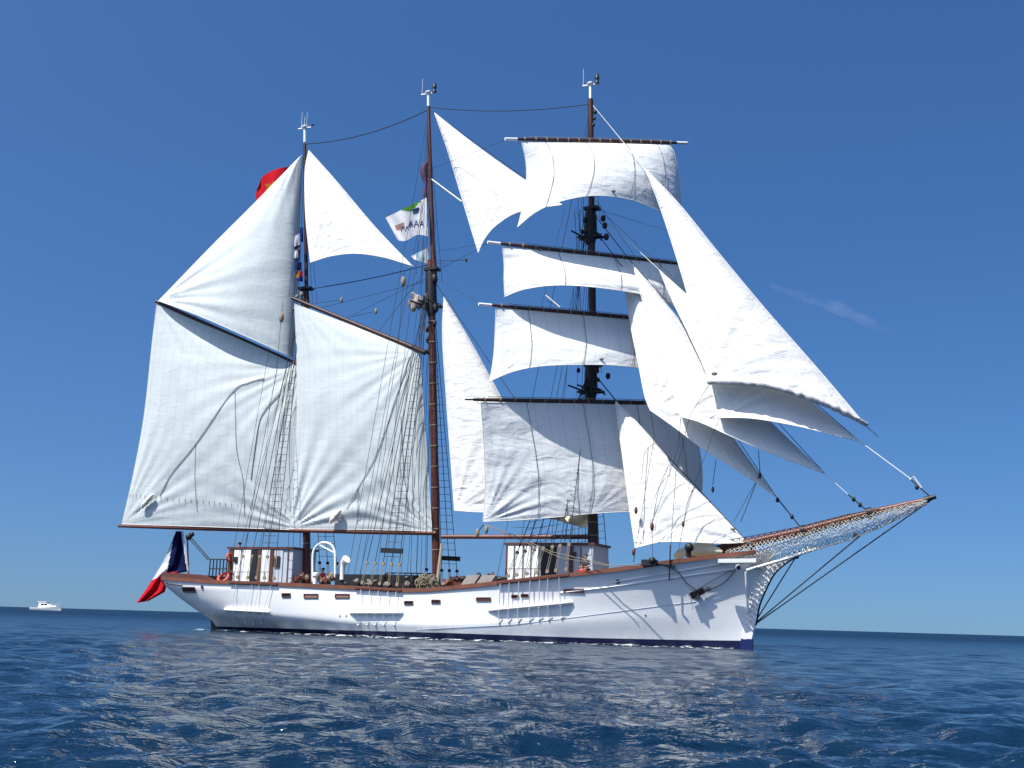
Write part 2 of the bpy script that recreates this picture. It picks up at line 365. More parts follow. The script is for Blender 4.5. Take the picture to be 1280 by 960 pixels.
def hull_band(k0, k1, name, m):
    mb = MB(); st = []
    for s in (-1, 1):
        vs = [grid[s][i][k] for i in range(NT+1) for k in range(k0, k1+1)]; n = k1-k0+1
        st += [ (k-NL)/NU for i in range(NT+1) for k in range(k0, k1+1)]
        fs = [(i*n+k, (i+1)*n+k, (i+1)*n+k+1, i*n+k+1) for i in range(NT) for k in range(n-1)]
        if s == 1: fs = [tuple(reversed(f)) for f in fs]
        mb.add(vs, fs)
    o = mb.build(name, m, ship)
    at = o.data.attributes.new('strake', 'FLOAT', 'POINT'); at.data.foreach_set('value', st)
    return o
hull = hull_band(NL, NL+NU, 'hull', M['hull']); boot = hull_band(0, NL, 'boot_top', M['navy'])
hv = [grid[-1][i][k] for i in range(NT+1) for k in range(NL+NU+1)]; nn = NL+NU+1
HB = BVHTree.FromPolygons([tuple(v) for v in hv], [(i*nn+k, (i+1)*nn+k, (i+1)*nn+k+1, i*nn+k+1) for i in range(NT) for k in range(nn-1)])
def hh(px, py, out=0.0):
    d = rl(px, py); loc, nrm, _, _ = HB.ray_cast(CL, d)
    if loc is None: loc, nrm, _, _ = HB.find_nearest(P(px, py, -3.5))
    if nrm.dot(d) > 0: nrm = -nrm
    return loc + nrm*out, nrm
RAILX = [grid[-1][i][-1].x for i in range(NT+1)]
def rail_at(x): return Vector((x, -float(np.interp(x, RAILX, [-grid[-1][i][-1].y for i in range(NT+1)])), float(np.interp(x, RAILX, zr))))
def rail_px(px):   # rail point on the starboard side under image column px
    a, b = RAILX[0], RAILX[-1]
    for _ in range(40):
        m_ = (a+b)/2
        if pix(rail_at(m_))[0] < px: a = m_
        else: b = m_
    return rail_at((a+b)/2)
# rail cap, taffrail, bulwark, deck
def rail_ring(i0, i1, w_in, w_out, z0, z1, name, m, both=True):
    mb = MB()
    for s in (-1, 1):
        vs = []
        for i in range(i0, i1+1):
            p = grid[s][i][-1]; y = abs(p.y); x = p.x
            ex = 0.08 if i == 0 else 0
            vs += [Vector((x-ex, s*(y+w_out), p.z+z0)), Vector((x-ex, s*(y+w_out), p.z+z1)), Vector((x, s*max(0, y-w_in), p.z+z1)), Vector((x, s*max(0, y-w_in), p.z+z0))]
        n = i1-i0+1; fs = []
        for i in range(n-1):
            for k in range(4): fs.append((i*4+k, i*4+(k+1) % 4, (i+1)*4+(k+1) % 4, (i+1)*4+k))
        fs += [(0, 1, 2, 3), ((n-1)*4+3, (n-1)*4+2, (n-1)*4+1, (n-1)*4)]
        if s == -1: fs = [tuple(reversed(f)) for f in fs]
        mb.add(vs, fs)
    return mb.build(name, m, ship, smooth=False)
rail_ring(0, NT-4, 0.22, 0.07, -0.16, 0.06, 'rail_cap', M['railwood'])
bw = MB(); dk = MB()
for s in (-1, 1):
    vs = []
    for i in range(NT+1):
        z = zr[i]; vs += [hull_pt(i, z-0.17, s, 0.14), hull_pt(i, z-1.05, s, 0.14)]
    bw.add(vs, [(2*i, 2*i+1, 2*i+3, 2*i+2) for i in range(NT)])
bw.build('bulwark', M['brown'], ship)
vs = []
for i in range(NT+1): vs += [hull_pt(i, zr[i]-1.0, -1, 0.1), hull_pt(i, zr[i]-1.0, 1, 0.1)]
dk.add(vs, [(2*i, 2*i+2, 2*i+3, 2*i+1) for i in range(NT)]); dk.build('deck', M['deck'], ship)
# raised taffrail round the stern
iT = next(i for i in range(NT) if pix(grid[-1][i][-1])[0] > 266)
mb = MB()
for s in (-1, 1):
    vs = []
    for i in range(0, iT+1):
        p = grid[s][i][-1]; y = abs(p.y); e = min(1, (iT-i)/3)*0.27+0.06
        vs += [Vector((p.x-0.02, s*(y+0.0), p.z+0.05)), Vector((p.x-0.02, s*(y+0.0), p.z+e)), Vector((p.x+.1, s*max(0, y-0.12), p.z+e)), Vector((p.x+.1, s*max(0, y-.12), p.z+0.05))]
    fs = [(i*4+k, i*4+(k+1) % 4, (i+1)*4+(k+1) % 4, (i+1)*4+k) for i in range(iT) for k in range(4)]
    mb.add(vs, fs)
mb.build('taffrail', M['brown'], ship, smooth=False)
# rudder
r0 = P(265, 776, 0); r1 = P(266, 800, 0)
MB().add([(xs_of(0.9)+.5, -.12, 1.0), (r0.x, -.12, r0.z), (r1.x, -.12, -0.8), (xs_of(-.5)+1.6, -.12, -0.8), (xs_of(0.9)+.5, .12, 1.0), (r0.x, .12, r0.z), (r1.x, .12, -.8), (xs_of(-.5)+1.6, .12, -.8)],
         [(0,1,2,3),(7,6,5,4),(0,4,5,1),(1,5,6,2),(2,6,7,3),(3,7,4,0)]).build('rudder', M['black'], ship, smooth=False)
# strakes along the bow and the scribed line
def hull_line(pts, r, name, m, out=0.01, mirror=True, n=40):
    xs = np.linspace(pts[0][0], pts[-1][0], n); L = [hh(x, float(interp(x, pts)), out)[0] for x in xs]
    mb = MB().tube(L, r, 5)
    if mirror: mb.tube([Vector((p.x, -p.y, p.z)) for p in L], r, 5)
    return mb.build(name, m, ship)
hull_line([(765,728),(830,717),(900,705),(945,699)], 0.045, 'strake', M['white'])
hull_line([(700,741),(760,734),(830,724),(900,714),(945,707)], 0.045, 'strake', M['white'])
hull_line([(520,787),(640,781),(700,774),(760,766),(820,758),(870,752)], 0.012, 'seam', M['greywhite'])
hull_line([(208,729),(228,731.5)], 0.05, 'stern_strake', M['chest'], n=6)
# scuppers / ports
def port(px, py, wpx, hpx, m_in=None):
    c, n = hh(px, py); a, _ = hh(px-wpx/2, py+(wpx*0.0)); b, _ = hh(px+wpx/2, py)
    ux = (b-a); wd = ux.length; ux.normalize(); uz = n.cross(ux); uz = uz if uz.z > 0 else -uz
    hgt = wd*hpx/wpx*0.75
    f_ = MB()
    for sgn in (-1, 1):
        f_.box(c + uz*sgn*hgt/2 + n*0.02, (wd+0.05, 0.06, 0.05), (ux, n, uz)); f_.box(c + ux*sgn*wd/2 + n*0.02, (0.06, 0.06, hgt-0.05), (ux, n, uz))
    fo = f_.build('scupper_port', M['brown'], ship, smooth=False)
    MB().box(c + n*0.006, (wd-0.06, 0.02, hgt-0.05), (ux, n, uz)).build('port_lid', m_in or M['glass'], fo, smooth=False)
M['lid'] = mat('weathered_lid', (0.16, 0.08, 0.055), 0.6, 0.3)
M['lid2'] = mat('pinkish_lid', (0.30, 0.17, 0.14), 0.6, 0.3)
for a in [(236.5,737,15,4.5,None),(358,744,10,4.5,None),(389,745,17,5,M['lid2']),(428,745,17,5,M['lid2']),(511,753.5,10,4.5,None),(545,752,10,4.5,None),(604.5,749,17,4.5,M['lid']),(644,745.5,8,4,None),(656,744.5,8,4,None),(717.5,738.5,24,4.5,M['lid'])]: port(*a)
for px, py in ((253, 734), (772.5, 727)):
    c, n = hh(px, py, 0.01); ux = n.cross(Vector((0,0,1))).normalized(); uz = ux.cross(n)
    o = MB().torus(c, 0.1, 0.03, ux, uz, 14, 6).build('porthole', M['brown'], ship); MB().tube([c - n*0.02, c + n*0.015], 0.1, 12).build('pane', M['glass'], o)
for px, py in ((340,769),(425,770),(433,770),(807,769),(590,690)):
    if py > 700: c, n = hh(px, py); MB().tube([c-n*.01, c+n*.02], 0.05, 8).build('drain', M['chest'], ship)

# ------------------------------------------------------------------ masts
def mastpath(pts): return [P(a, b, 0) for a, b in pts]
MZ = mastpath([(383.5,742),(383,664),(380.5,380),(381,178)]); MN = mastpath([(546,750),(545,665),(538.5,350),(535.5,131)]); FM = mastpath([(742,735),(741,650),(738.5,470),(738,122)])
def at_y(path_px, y, off=0.0):
    xs = np.interp(y, [p[1] for p in sorted(path_px, key=lambda q: q[1])], [p[0] for p in sorted(path_px, key=lambda q: q[1])]); return P(float(xs), y, off)
MZP = [(383.5,742),(383,664),(380.5,380),(381,178)]; MNP = [(546,750),(545,665),(538.5,350),(535.5,131)]; FMP = [(742,735),(741,650),(738.5,470),(738,122)]
mz = lambda y, off=0: at_y(MZP, y, off); mn = lambda y, off=0: at_y(MNP, y, off); fm = lambda y, off=0: at_y(FMP, y, off)
def spar(pts, rs, m, name, n=12): return MB().tube(pts, rs, n).build(name, m, ship)
def mast(f, ybase, ytop_lower, ytop, r0, r1, r2, m1, m2):
    mb = f(ybase); o = MB().tube([f(ybase), f((ybase+ytop_lower)/2), f(ytop_lower)], [r0, r0*0.95, r1], 14).build('lower_mast', m1, ship)
    bands = MB()
    for k in range(14):
        y = ybase - 60 - (ybase-60-ytop_lower)*k/14; a = f(y); b = f(y-1.2); bands.tube([a, b], r0*1.06, 12)
    bands.build('mast_hoops', M['rope'], o)
    off = Vector((0.28, 0, 0))
    MB().tube([f(ytop_lower+26)+off, f(ytop_lower-20)+off*0.5, f(ytop)], [r1*0.85, r1*0.75, r2], 12).build('topmast', m2, ship)
    return o
mzo = mast(mz, 740, 372, 180, 0.23, 0.17, 0.10, M['mastwood'], M['darkspar'])
mno = mast(mn, 748, 325, 133, 0.25, 0.20, 0.11, M['mastwood'], M['mastwood'])
fmo = mast(fm, 730, 440, 124, 0.30, 0.27, 0.17, M['darkspar'], M['darkspar'])
# doublings: caps, trestle trees, crosstrees
def top(f, y0, y1, r, w_):
    mb = MB(); a, b = f(y0), f(y1)
    mb.tube([a, a.lerp(b, .25), a.lerp(b, .8), b], [r*0.75, r*1.1, r, r*0.8], 10)
    mb.box(b + Vector((0.1, 0, 0.05)), (0.9, 0.6, 0.16)); c = a.lerp(b, 0.2)
    mb.box(c + Vector((0.0, .22, 0)), (1.5, 0.1, 0.14)); mb.box(c + Vector((0.0, -.22, 0)), (1.5, 0.1, 0.14))
    for dx in (-0.55, 0.0, 0.55): mb.tube([c + Vector((dx-0.25, -w_, 0.12)), c + Vector((dx, 0, 0.12)), c + Vector((dx-0.25, w_, 0.12))], 0.05, 6)
    mb.build('crosstrees', M['black'], ship)
top(mz, 402, 362, 0.24, 1.0); top(mn, 395, 338, 0.33, 1.3); top(fm, 498, 458, 0.36, 1.6); top(fm, 305, 262, 0.36, 1.1)
for y, ox, r in ((350, .3, .22), (372, -.3, .2), (386, .35, .2), (405, .25, .14), (425, -.22, .14), (440, -.2, .13), (412, -.25, .12)): balls([(mn(y) + Vector((ox, -0.1, 0)), r, (1, 1, 1.6))], 'mast_block', M['black'])
for x, y, r in ((754,273,.16),(756,282,.16),(758,296,.17),(728,290,.12),(731,275,.14),(744,140,.12),(743,148,.1),(742,156,.1),(750,232,.1),(778,452,.13),(752,455,.13),(760,470,.15),(723,463,.12),(748,475,.1),(735,512,.3)): balls([(P(x, y, -0.3), r, (1, 1, 1.3))], 'mast_block', M['black'])
# mast heads: white pole, crosspiece, lamp, whip aerial
def masthead(f, y, lamp=True, whips=((-9, 22),)):
    a = f(y+2); b = f(y-16); o = MB().tube([a, b], 0.09, 8).build('masthead_pole', M['white'], ship)
    c = MB().box(b, (1.0, .08, .07)); c.lathe(b + Vector((0, 0, 0.03)), [(0.2, 0), (0.22, .08), (0.1, .16)], 10); c.build('crosspiece', M['white'], o)
    w_ = MB()
    for dx, h in whips: w_.tube([b + Vector((dx/22.0, 0, 0)), b + Vector((dx/22.0, 0, h/22.0))], 0.022, 5)
    w_.build('aerial', M['greywhite'], o)
    if lamp:
        l = MB().lathe(b + Vector((0.42, 0, 0.0)), [(0.07, 0), (0.14, 0), (0.14, .12), (0.1, .16), (.1, .28), (.14, .3), (.14, .5), (.1, .54), (.1, .62), (.05, .66)], 10); l.build('masthead_lamp', M['black'], o)
    else: 
        l = MB().tube([b + Vector((0.2, 0, 0.05)), b + Vector((0.6, 0, .12))], .02, 5).ball(b + Vector((.62, 0, .14)), .08, 8, 6); l.build('wind_vane', M['black'], o)
masthead(fm, 122, True, ((-10, 24),)); masthead(mn, 133, True, ((-10, 24),)); masthead(mz, 176, False, ((-6, 26), (-1, 18), (3, 24)))
# ------------------------------------------------------------------ booms and gaffs
def line3(pa, oa, pb, ob): return P(*pa, oa), P(*pb, ob)
MZB = line3((384,664), -0.25, (148,657.5), -1.3); MNB = line3((545,666.5), -0.3, (362,663), -1.2)
spar([MZB[0], MZB[0].lerp(MZB[1], .5), MZB[1]], [.12, .15, .09], M['varnish'], 'boom'); spar([MNB[0], MNB[0].lerp(MNB[1], .5), MNB[1]], [.13, .14, .10], M['varnish'], 'boom')
FB = line3((737,671), -0.2, (552,671), -0.9); spar([FB[0], FB[1]], [.13, .12], M['varnish'], 'boom')
MZG = line3((376,458), -0.25, (195,376.5), -1.8); MNG = line3((532,441), -0.3, (365,372.5), -1.6)
spar([MZG[0], MZG[1]], [.17, .11], M['darkspar'], 'gaff'); spar([MNG[0], MNG[1]], [.17, .11], M['darkspar'], 'gaff')

# ------------------------------------------------------------------ sails
def resample(pts, n):
    d = [0]
    for a, b in zip(pts, pts[1:]): d.append(d[-1] + math.hypot(b[0]-a[0], b[1]-a[1]))
    # smooth through control points (Catmull-Rom)
    out = []; m_ = len(pts)
    for i in range(n+1):
        s = d[-1]*i/n; k = 0
        while k < m_-2 and d[k+1] < s: k += 1
        t = 0 if d[k+1] == d[k] else (s-d[k])/(d[k+1]-d[k])
        p0 = pts[max(0, k-1)]; p1 = pts[k]; p2 = pts[k+1]; p3 = pts[min(m_-1, k+2)]
        q = [0.5*((2*p1[c]) + (-p0[c]+p2[c])*t + (2*p0[c]-5*p1[c]+4*p2[c]-p3[c])*t*t + (-p0[c]+3*p1[c]-3*p2[c]+p3[c])*t**3) for c in (0, 1)]
        out.append((q[0], q[1], i/n))
    return out
SAILS = {}
def make_sail(name, key, left, right, topc, bot, to3, m, belly, bdir, label=None, nu=100, nv=112, wr=0.03, corners=(), kind='tri', foot_free=0.5, vp=0.9):
    """left/right: edges top->bottom in image points; topc/bot: edges left->right; to3(px,py,u,v)->3D"""
    L = resample(left, nv); Rt = resample(right, nv); B = resample(bot, nu); T = resample(topc, nu) if topc else [(left[0][0], left[0][1], i/nu) for i in range(nu+1)]
    def belf(U, V):
        U = np.clip(U, 0, 1); V = np.clip(V, 0, 1); prof = (4*U*(1-U))**0.85
        pv = np.sin(np.pi*V**vp*(1-foot_free*0.5))**0.9 if kind == 'sq' else np.clip(np.sin(np.pi*V**0.8*(1-foot_free*0.45)), 0, 1)
        return prof*pv*belly
    l3 = [to3(p[0], p[1], 0, p[2], 0) for p in L]; r3 = [to3(p[0], p[1], 1, p[2], 0) for p in Rt]; b3 = [to3(p[0], p[1], p[2], 1, float(belf(p[2], 1.0))) for p in B]; t3 = [to3(p[0], p[1], p[2], 0, 0) for p in T]
    A = lambda q: np.array([tuple(x) for x in q])
    l3, r3, b3, t3 = map(A, (l3, r3, b3, t3))
    u = np.linspace(0, 1, nu+1)[None, :, None]; v = np.linspace(0, 1, nv+1)[:, None, None]
    S = (1-u)*l3[:, None, :] + u*r3[:, None, :] + (1-v)*t3[None] + v*b3[None] - ((1-u)*(1-v)*t3[0] + u*(1-v)*t3[-1] + (1-u)*v*b3[0] + u*v*b3[-1])
    U = u[..., 0]; V = v[..., 0]
    bel = belf(U, V) - V*belf(U, np.ones_like(V))
    # wrinkles radiating from the corners, real folds in the mesh
    rg = np.random.default_rng(abs(hash(key)) % 1000 if False else sum(map(ord, key)))
    scale = np.linalg.norm(l3[0]-l3[-1]); wdisp = np.zeros_like(bel)
    for (cu, cv, amp, fr) in corners:
        cpt = S[int(cv*nv), int(cu*nu)]; d = S - cpt; e1 = (S[nv//2, nu//2]-cpt); e1 /= np.linalg.norm(e1)
        nb = np.array(tuple(bdir)); e2 = np.cross(nb, e1); x = d@e1; y = d@e2; rr_ = np.sqrt(x*x+y*y)+1e-6; an = np.arctan2(y, x)
        w1 = sum(math.cos(k) * np.sin(an*fr*(0.6+0.35*k) + rg.random()*6 + 0.5*np.sin(rr_*0.9+k)) for k in range(4))/2.2
        wdisp += amp*w1*np.clip(rr_/1.2, 0, 1)*np.exp(-(rr_/(0.42*scale))**1.6)
    for k in range(10):
        a_, b_ = rg.normal(0, 1, 2); s_ = rg.uniform(6, 22)
        wdisp += wr*0.35*np.sin(a_*U*s_ + b_*V*s_ + rg.random()*6 + 1.3*np.sin(U*5+V*4+k))*0.6
    edge = np.clip(np.minimum(np.minimum(U, 1-U)*14, (1-V)*14), 0.25, 1)*np.clip(V*6, 0, 1)
    S = S + np.array(tuple(bdir))[None, None]*(bel + wdisp*edge)[..., None]
    n = nu+1; mb = MB(); mb.v = [tuple(p) for p in S.reshape(-1, 3)]
    mb.f = [(j*n+i, (j+1)*n+i, (j+1)*n+i+1, j*n+i+1) for j in range(nv) for i in range(nu)]
    o = mb.build(name, m, ship); uvl = o.data.uv_layers.new(name='UVMap')
    uv = np.array([[(vi % n)/nu, (vi//n)/nv] for f in mb.f for vi in f], dtype=np.float32); uvl.data.foreach_set('uv', uv.ravel())
    # bolt rope
    eb = MB(); path = [Vector(S[j, 0]) for j in range(0, nv+1, 2)] + [Vector(S[nv, i]) for i in range(0, nu+1, 2)] + [Vector(S[j, nu]) for j in range(nv, -1, -2)]
    if topc: path += [Vector(S[0, i]) for i in range(nu, -1, -2)]
    eb.tube(path, 0.022, 5); eb.build('bolt_rope', M['rope_white'], o)
    if label: o['label'] = label
    SAILS[key] = dict(o=o, S=S, bvh=BVHTree.FromPolygons(mb.v, mb.f), nu=nu, nv=nv)
    return o
def on_sail(key, px, py, out=0.03):
    d = rl(px, py); b = SAILS[key]['bvh']; loc, nrm, _, _ = b.ray_cast(CL, d)
    if loc is None: loc, nrm, _, _ = b.find_nearest(P(px, py, -1))
    if nrm.dot(d) > 0: nrm = -nrm
    return loc + nrm*out
def fa(offs, q=lambda u, v: 0):
    """fore-and-aft sail: offsets (tl, tr, bl, br) from the centre plane"""
    tl, tr, bl, br = offs
    return lambda px, py, u, v, b=0: P(px, py, -b + (1-v)*((1-u)*tl + u*tr) + v*((1-u)*bl + u*br))
SB = Vector((0.18, -0.98, 0.05)).normalized()
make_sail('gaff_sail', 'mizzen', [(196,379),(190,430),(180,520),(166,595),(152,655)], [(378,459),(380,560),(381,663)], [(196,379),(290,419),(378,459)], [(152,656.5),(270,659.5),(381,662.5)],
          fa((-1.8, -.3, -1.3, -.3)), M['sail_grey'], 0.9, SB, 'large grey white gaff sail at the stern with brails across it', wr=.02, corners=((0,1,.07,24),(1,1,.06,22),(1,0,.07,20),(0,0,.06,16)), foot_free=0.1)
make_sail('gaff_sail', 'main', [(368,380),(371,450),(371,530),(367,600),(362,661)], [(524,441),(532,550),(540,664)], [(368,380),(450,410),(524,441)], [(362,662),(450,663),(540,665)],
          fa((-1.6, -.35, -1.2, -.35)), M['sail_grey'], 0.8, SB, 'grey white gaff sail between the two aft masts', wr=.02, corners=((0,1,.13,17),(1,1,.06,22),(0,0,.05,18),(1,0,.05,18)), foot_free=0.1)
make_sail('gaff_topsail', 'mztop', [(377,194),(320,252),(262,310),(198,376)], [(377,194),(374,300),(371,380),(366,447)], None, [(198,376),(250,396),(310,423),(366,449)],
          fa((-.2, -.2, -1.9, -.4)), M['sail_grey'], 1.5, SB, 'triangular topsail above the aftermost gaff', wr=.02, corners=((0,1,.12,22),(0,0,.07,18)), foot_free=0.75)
make_sail('staysail', 'mzstay', [(386,188),(381,215),(382,270),(388,328)], [(386,188),(420,226),(470,285),(516,333)], None, [(388,328),(415,320),(445,317),(480,322),(516,333)],
          fa((0, 0, -1.6, 0)), M['sail'], 0.8, SB, 'small bright triangular staysail between aft and middle mastheads', corners=((0,1,.04,18),(1,1,.04,18)), foot_free=0.8)
make_sail('staysail', 'mnstayup', [(543,141),(560,190),(575,240),(590,290),(598,316)], [(543,141),(590,178),(640,214),(703,256)], None, [(598,316),(606,298),(622,280),(650,264),(703,255)],
          fa((0, 0, -2.2, .4)), M['sail'], 0.9, SB, 'triangular staysail flying high forward of the middle mast', corners=((0,1,.04,18),(1,1,.03,16)), foot_free=0.8)
make_sail('staysail', 'mnstaylow', [(555,371),(553,420),(558,500),(563,570),(568,638)], [(555,371),(590,430),(620,485),(655,552),(705,640)], None, [(568,639),(600,641),(650,641),(705,640)],
          fa((0, 0, -1.2, 0.3)), M['sail'], 0.9, SB, 'tall narrow staysail partly hidden by the course sail', corners=((0,1,.065,15),(1,1,.05,13),(0,0,.03,14)), foot_free=0.4)
# square sails on the fore mast
Y0 = fm(500) + Vector((0.55, 0, 0)); yw = Vector((-0.92, -0.39, 0)).normalized(); yl = (SR @ yw).normalized(); YN = yl.cross(Vector((0, 0, 1))).normalized()
if YN.dot(CL - Y0) < 0: YN = -YN
def yplane(y): return fm(y) + YN*0.62
def sq(y): o_ = yplane(y); return lambda px, py, u, v, b=0: Ppl(px, py, o_ + YN*b, YN)
def yard(a, b, y, tip=True, r=0.125):
    o_ = yplane(y); A_, B_ = Ppl(*a, o_, YN), Ppl(*b, o_, YN); d = (B_-A_).normalized(); n = 8
    pts = [A_.lerp(B_, k/n) for k in range(n+1)]; rs = [r*(0.62 + 0.38*math.sin(math.pi*min(1, max(0, k/n)))**0.5) for k in range(n+1)]
    o = MB().tube(pts, rs, 12).build('yard', M['darkspar'], ship)
    if tip: 
        t_ = MB().tube([A_ - d*0.75, A_ + d*0.02], 0.085, 10); t_.build('yardarm_tip', M['white'], o); MB().tube([B_ - d*0.02, B_ + d*0.75], 0.085, 10).build('yardarm_tip', M['white'], o)
    g = MB()   # robands and jackstay
    g.tube([A_.lerp(B_, .06) + Vector((0, 0, r+.05)), A_.lerp(B_, .94) + Vector((0, 0, r+.05))], 0.018, 5)
    for k in range(15): c = A_.lerp(B_, (k+.7)/15.4); g.tube([c - d*0.03, c + d*0.03], r*1.13, 10)
    g.build('robands', M['rope'], o)
    fr = MB(); 
    for e, f_ in ((0.02, 0.45), (0.55, 0.98)):
        fr.tube([A_.lerp(B_, e + (f_-e)*k/8) - Vector((0, 0, 0.1 + 0.75*math.sin(math.pi*k/8)**0.7)) - YN*0.25 for k in range(9)], 0.014, 4)
    fr.build('footrope', M['rope_dark'], o)
    return A_, B_
YR = [yard((646,174), (846,178.5), 177), yard((625,304.5), (862,331), 318), yard((614,381.5), (868,404), 392), yard((592,499.5), (866,504.5), 502, False, 0.13)]
MB().tube([YR[3][0] - (YR[3][1]-YR[3][0]).normalized()*0.5, YR[3][0]], 0.045, 8).build('yardarm_iron', M['black'], ship)
C4 = ((0,1,.05,20),(1,1,.05,20),(0.5,0,.02,18))
make_sail('topgallant_sail', 'tg', [(652,178),(657,200),(658,225),(654,255),(647,284)], [(840,181),(846,205),(850,235),(852,262),(853,285)], [(652,178),(745,179.5),(840,182)], [(647,285),(670,266),(700,253),(735,246),(770,247),(800,254),(830,268),(853,286)],
          sq(220), M['sail_h'], 2.4, YN, 'uppermost square sail, bright at its head', corners=C4, kind='sq', foot_free=1.05)
make_sail('topsail', 'ut', [(628,309),(630,330),(630,350),(631,371)], [(850,331),(853,350),(856,368),(858,392)], [(628,309),(740,320),(850,333)], [(631,372),(655,363),(690,358),(730,359),(780,365),(820,374),(858,393)],
          sq(340), M['sail_h'], 2.5, YN, 'second square sail from the top', corners=C4, kind='sq', vp=1.3, foot_free=1.05)
make_sail('topsail', 'lt', [(620,385),(619,410),(617,445),(612,477)], [(862,407),(864,430),(866,455),(868,485)], [(620,386),(740,396),(862,408)], [(612,478),(640,466),(675,459),(720,457),(770,458),(820,465),(868,486)],
          sq(430), M['sail_h'], 2.0, YN, 'third square sail from the top with a lit aft corner', corners=C4, kind='sq', vp=1.15, foot_free=1.05)
make_sail('course_sail', 'course', [(601,503),(605,560),(606,610),(604,652)], [(862,508),(868,535),(876,570),(878,605),(874,648)], [(601,504),(730,506),(862,509)], [(604,653),(650,651),(700,647),(740,643),(800,641),(874,649)],
          sq(575), M['sail_h'], .8, YN, 'largest and lowest square sail', corners=((0,1,.09,22),(1,1,.06,22),(0.5,1,.03,18)), kind='sq', vp=1.5, foot_free=.9, wr=.04)
# headsails
HS = Vector((0.28, -0.95, 0.05)).normalized()
make_sail('jib', 'A', [(781,338),(780,350),(787,400),(798,455),(806,495),(813,513)], [(781,338),(830,412),(880,486),(920,552),(970,621)], None, [(813,513),(840,532),(880,562),(925,590),(970,621)],
          fa((0, 0, -2.0, 0)), M['sail'], 0.7, HS, 'innermost of the four tall jibs', corners=((0,1,.065,15),(1,1,.05,13),(0,0,.03,14)), foot_free=.75)
make_sail('jib', 'B', [(791,330),(803,375),(820,430),(838,480),(851,521)], [(791,330),(849,400),(905,468),(970,534),(1031,592)], None, [(851,522),(875,529),(915,547),(965,568),(1031,593)],
          fa((0, 0, -2.6, 0)), M['sail'], 0.8, HS, 'second of the four tall jibs counting from the mast', corners=((0,1,.065,15),(1,1,.05,13),(0,0,.03,14)), foot_free=.75)
make_sail('jib', 'E', [(824,337),(840,375),(862,420),(884,470),(899,522)], [(824,337),(870,378),(940,435),(1005,495),(1075,552)], None, [(899,523),(940,524),(985,531),(1030,541),(1075,552)],
          fa((0, 0, -2.8, 0)), M['sail'], 0.8, HS, 'third of the four tall jibs, its foot a bright band', corners=((0,1,.065,15),(1,1,.05,13),(0,0,.03,14)), foot_free=.8)
make_sail('jib', 'D', [(806,210),(826,262),(848,330),(868,400),(886,480)], [(806,210),(850,256),(900,318),(960,390),(1030,470),(1084,534)], None, [(886,481),(920,482),(960,486),(1000,497),(1045,514),(1084,534)],
          fa((0, 0, -3.2, 0)), M['sail'], 1.1, HS, 'outermost and largest jib set highest', corners=((0,1,.065,15),(1,1,.05,13),(0,0,.03,14)), foot_free=.8, wr=.035)
make_sail('staysail', 'fst', [(770,501),(770,512),(778,570),(786,630),(794,685)], [(770,501),(800,532),(850,588),(900,641),(935,678)], None, [(794,685),(825,678),(860,678),(900,680),(935,679)],
          fa((0, 0, -1.8, 0)), M['sail'], 0.7, HS, 'lowest headsail set just above the bow rail', corners=((0,1,.065,15),(1,1,.05,13),(0,0,.03,14)), foot_free=.6)
# ropes lying on sails
def sail_rope(key, pts, r=0.016, name='brail', m=None, blocks=()):
    Lx = resample(pts, 26); mb = MB().tube([on_sail(key, p[0], p[1], 0.04) for p in Lx], r, 5); mb.build(name, m or M['rope_dark'], SAILS[key]['o'])
for pts in ([(200,620),(215,592),(245,555),(290,491),(310,479),(330,473)], [(314,600),(322,540),(330,515),(350,492)]): sail_rope('mizzen', pts, .02)
for pts in ([(245,555),(244,600),(247,640)], [(294,490),(296,560),(304,600),(306,645)]): sail_rope('mizzen', pts, .012)
sail_rope('main', [(434,636),(448,610),(470,570),(495,500),(512,446)], .016)
for pts in ([(448,610),(447,655)], [(501,520),(505,590),(512,640)]): sail_rope('main', pts, .012)
def row_line(key, v, name='reef_band'):
    S = SAILS[key]['S']; nv, nu = SAILS[key]['nv'], SAILS[key]['nu']; j = int(v*nv)
    mb = MB()
    for i in range(2, nu-1, 3):
        p = Vector(S[j, i]); q = Vector(S[min(nv, j+2), i]); mb.tube([p + SB*.03, p.lerp(q, .9) + SB*.05], .014, 4)
    mb.build(name, M['rope'], SAILS[key]['o'])
row_line('mizzen', .85)
def bunt(key, fr, r=0.013):
    S = SAILS[key]['S']; nv, nu = SAILS[key]['nv'], SAILS[key]['nu']
    for u_ in fr:
        i = int(u_*nu); MB().tube([Vector(S[j, i]) + YN*0.05 for j in range(0, nv+1, 4)], r, 4).build('buntline', M['rope_dark'], SAILS[key]['o'])
bunt('tg', (.19, .42, .66, .86)); bunt('ut', (.33, .62, .85)); bunt('lt', (.2, .45, .68, .88)); bunt('course', (.25, .49, .72, .9))
for key, px, py in (('tg',766,239),('ut',651,366),('lt',751,449),('A',852,514),('D',893,467),('fst',915,662)):
    c = on_sail(key, px, py, 0.03); MB().ball(c, .13, 10, 6, (1.3, .5, .6)).build('grommet', M['chest'], SAILS[key]['o'])
for a_ in ([(804,685),(806,620),(810,560)],[(815,655),(824,610),(836,580)],[(854,655),(860,625),(870,605)]): sail_rope('fst', a_, .009, 'leech_line')
for a_ in ([(802,600),(806,565),(820,553)],[(818,660),(830,625),(850,606),(864,603)],[(833,676),(850,655),(875,645),(900,645)],[(868,676),(880,657),(902,649)]): sail_rope('fst', a_, .008, 'reef_line', M['rope'])
for a_, k_ in (([(850,583),(852,572)],'A'), ([(902,577),(905,565)],'A'), ([(905,583),(914,571)],'A')): pass
rgf = random.Random(9)
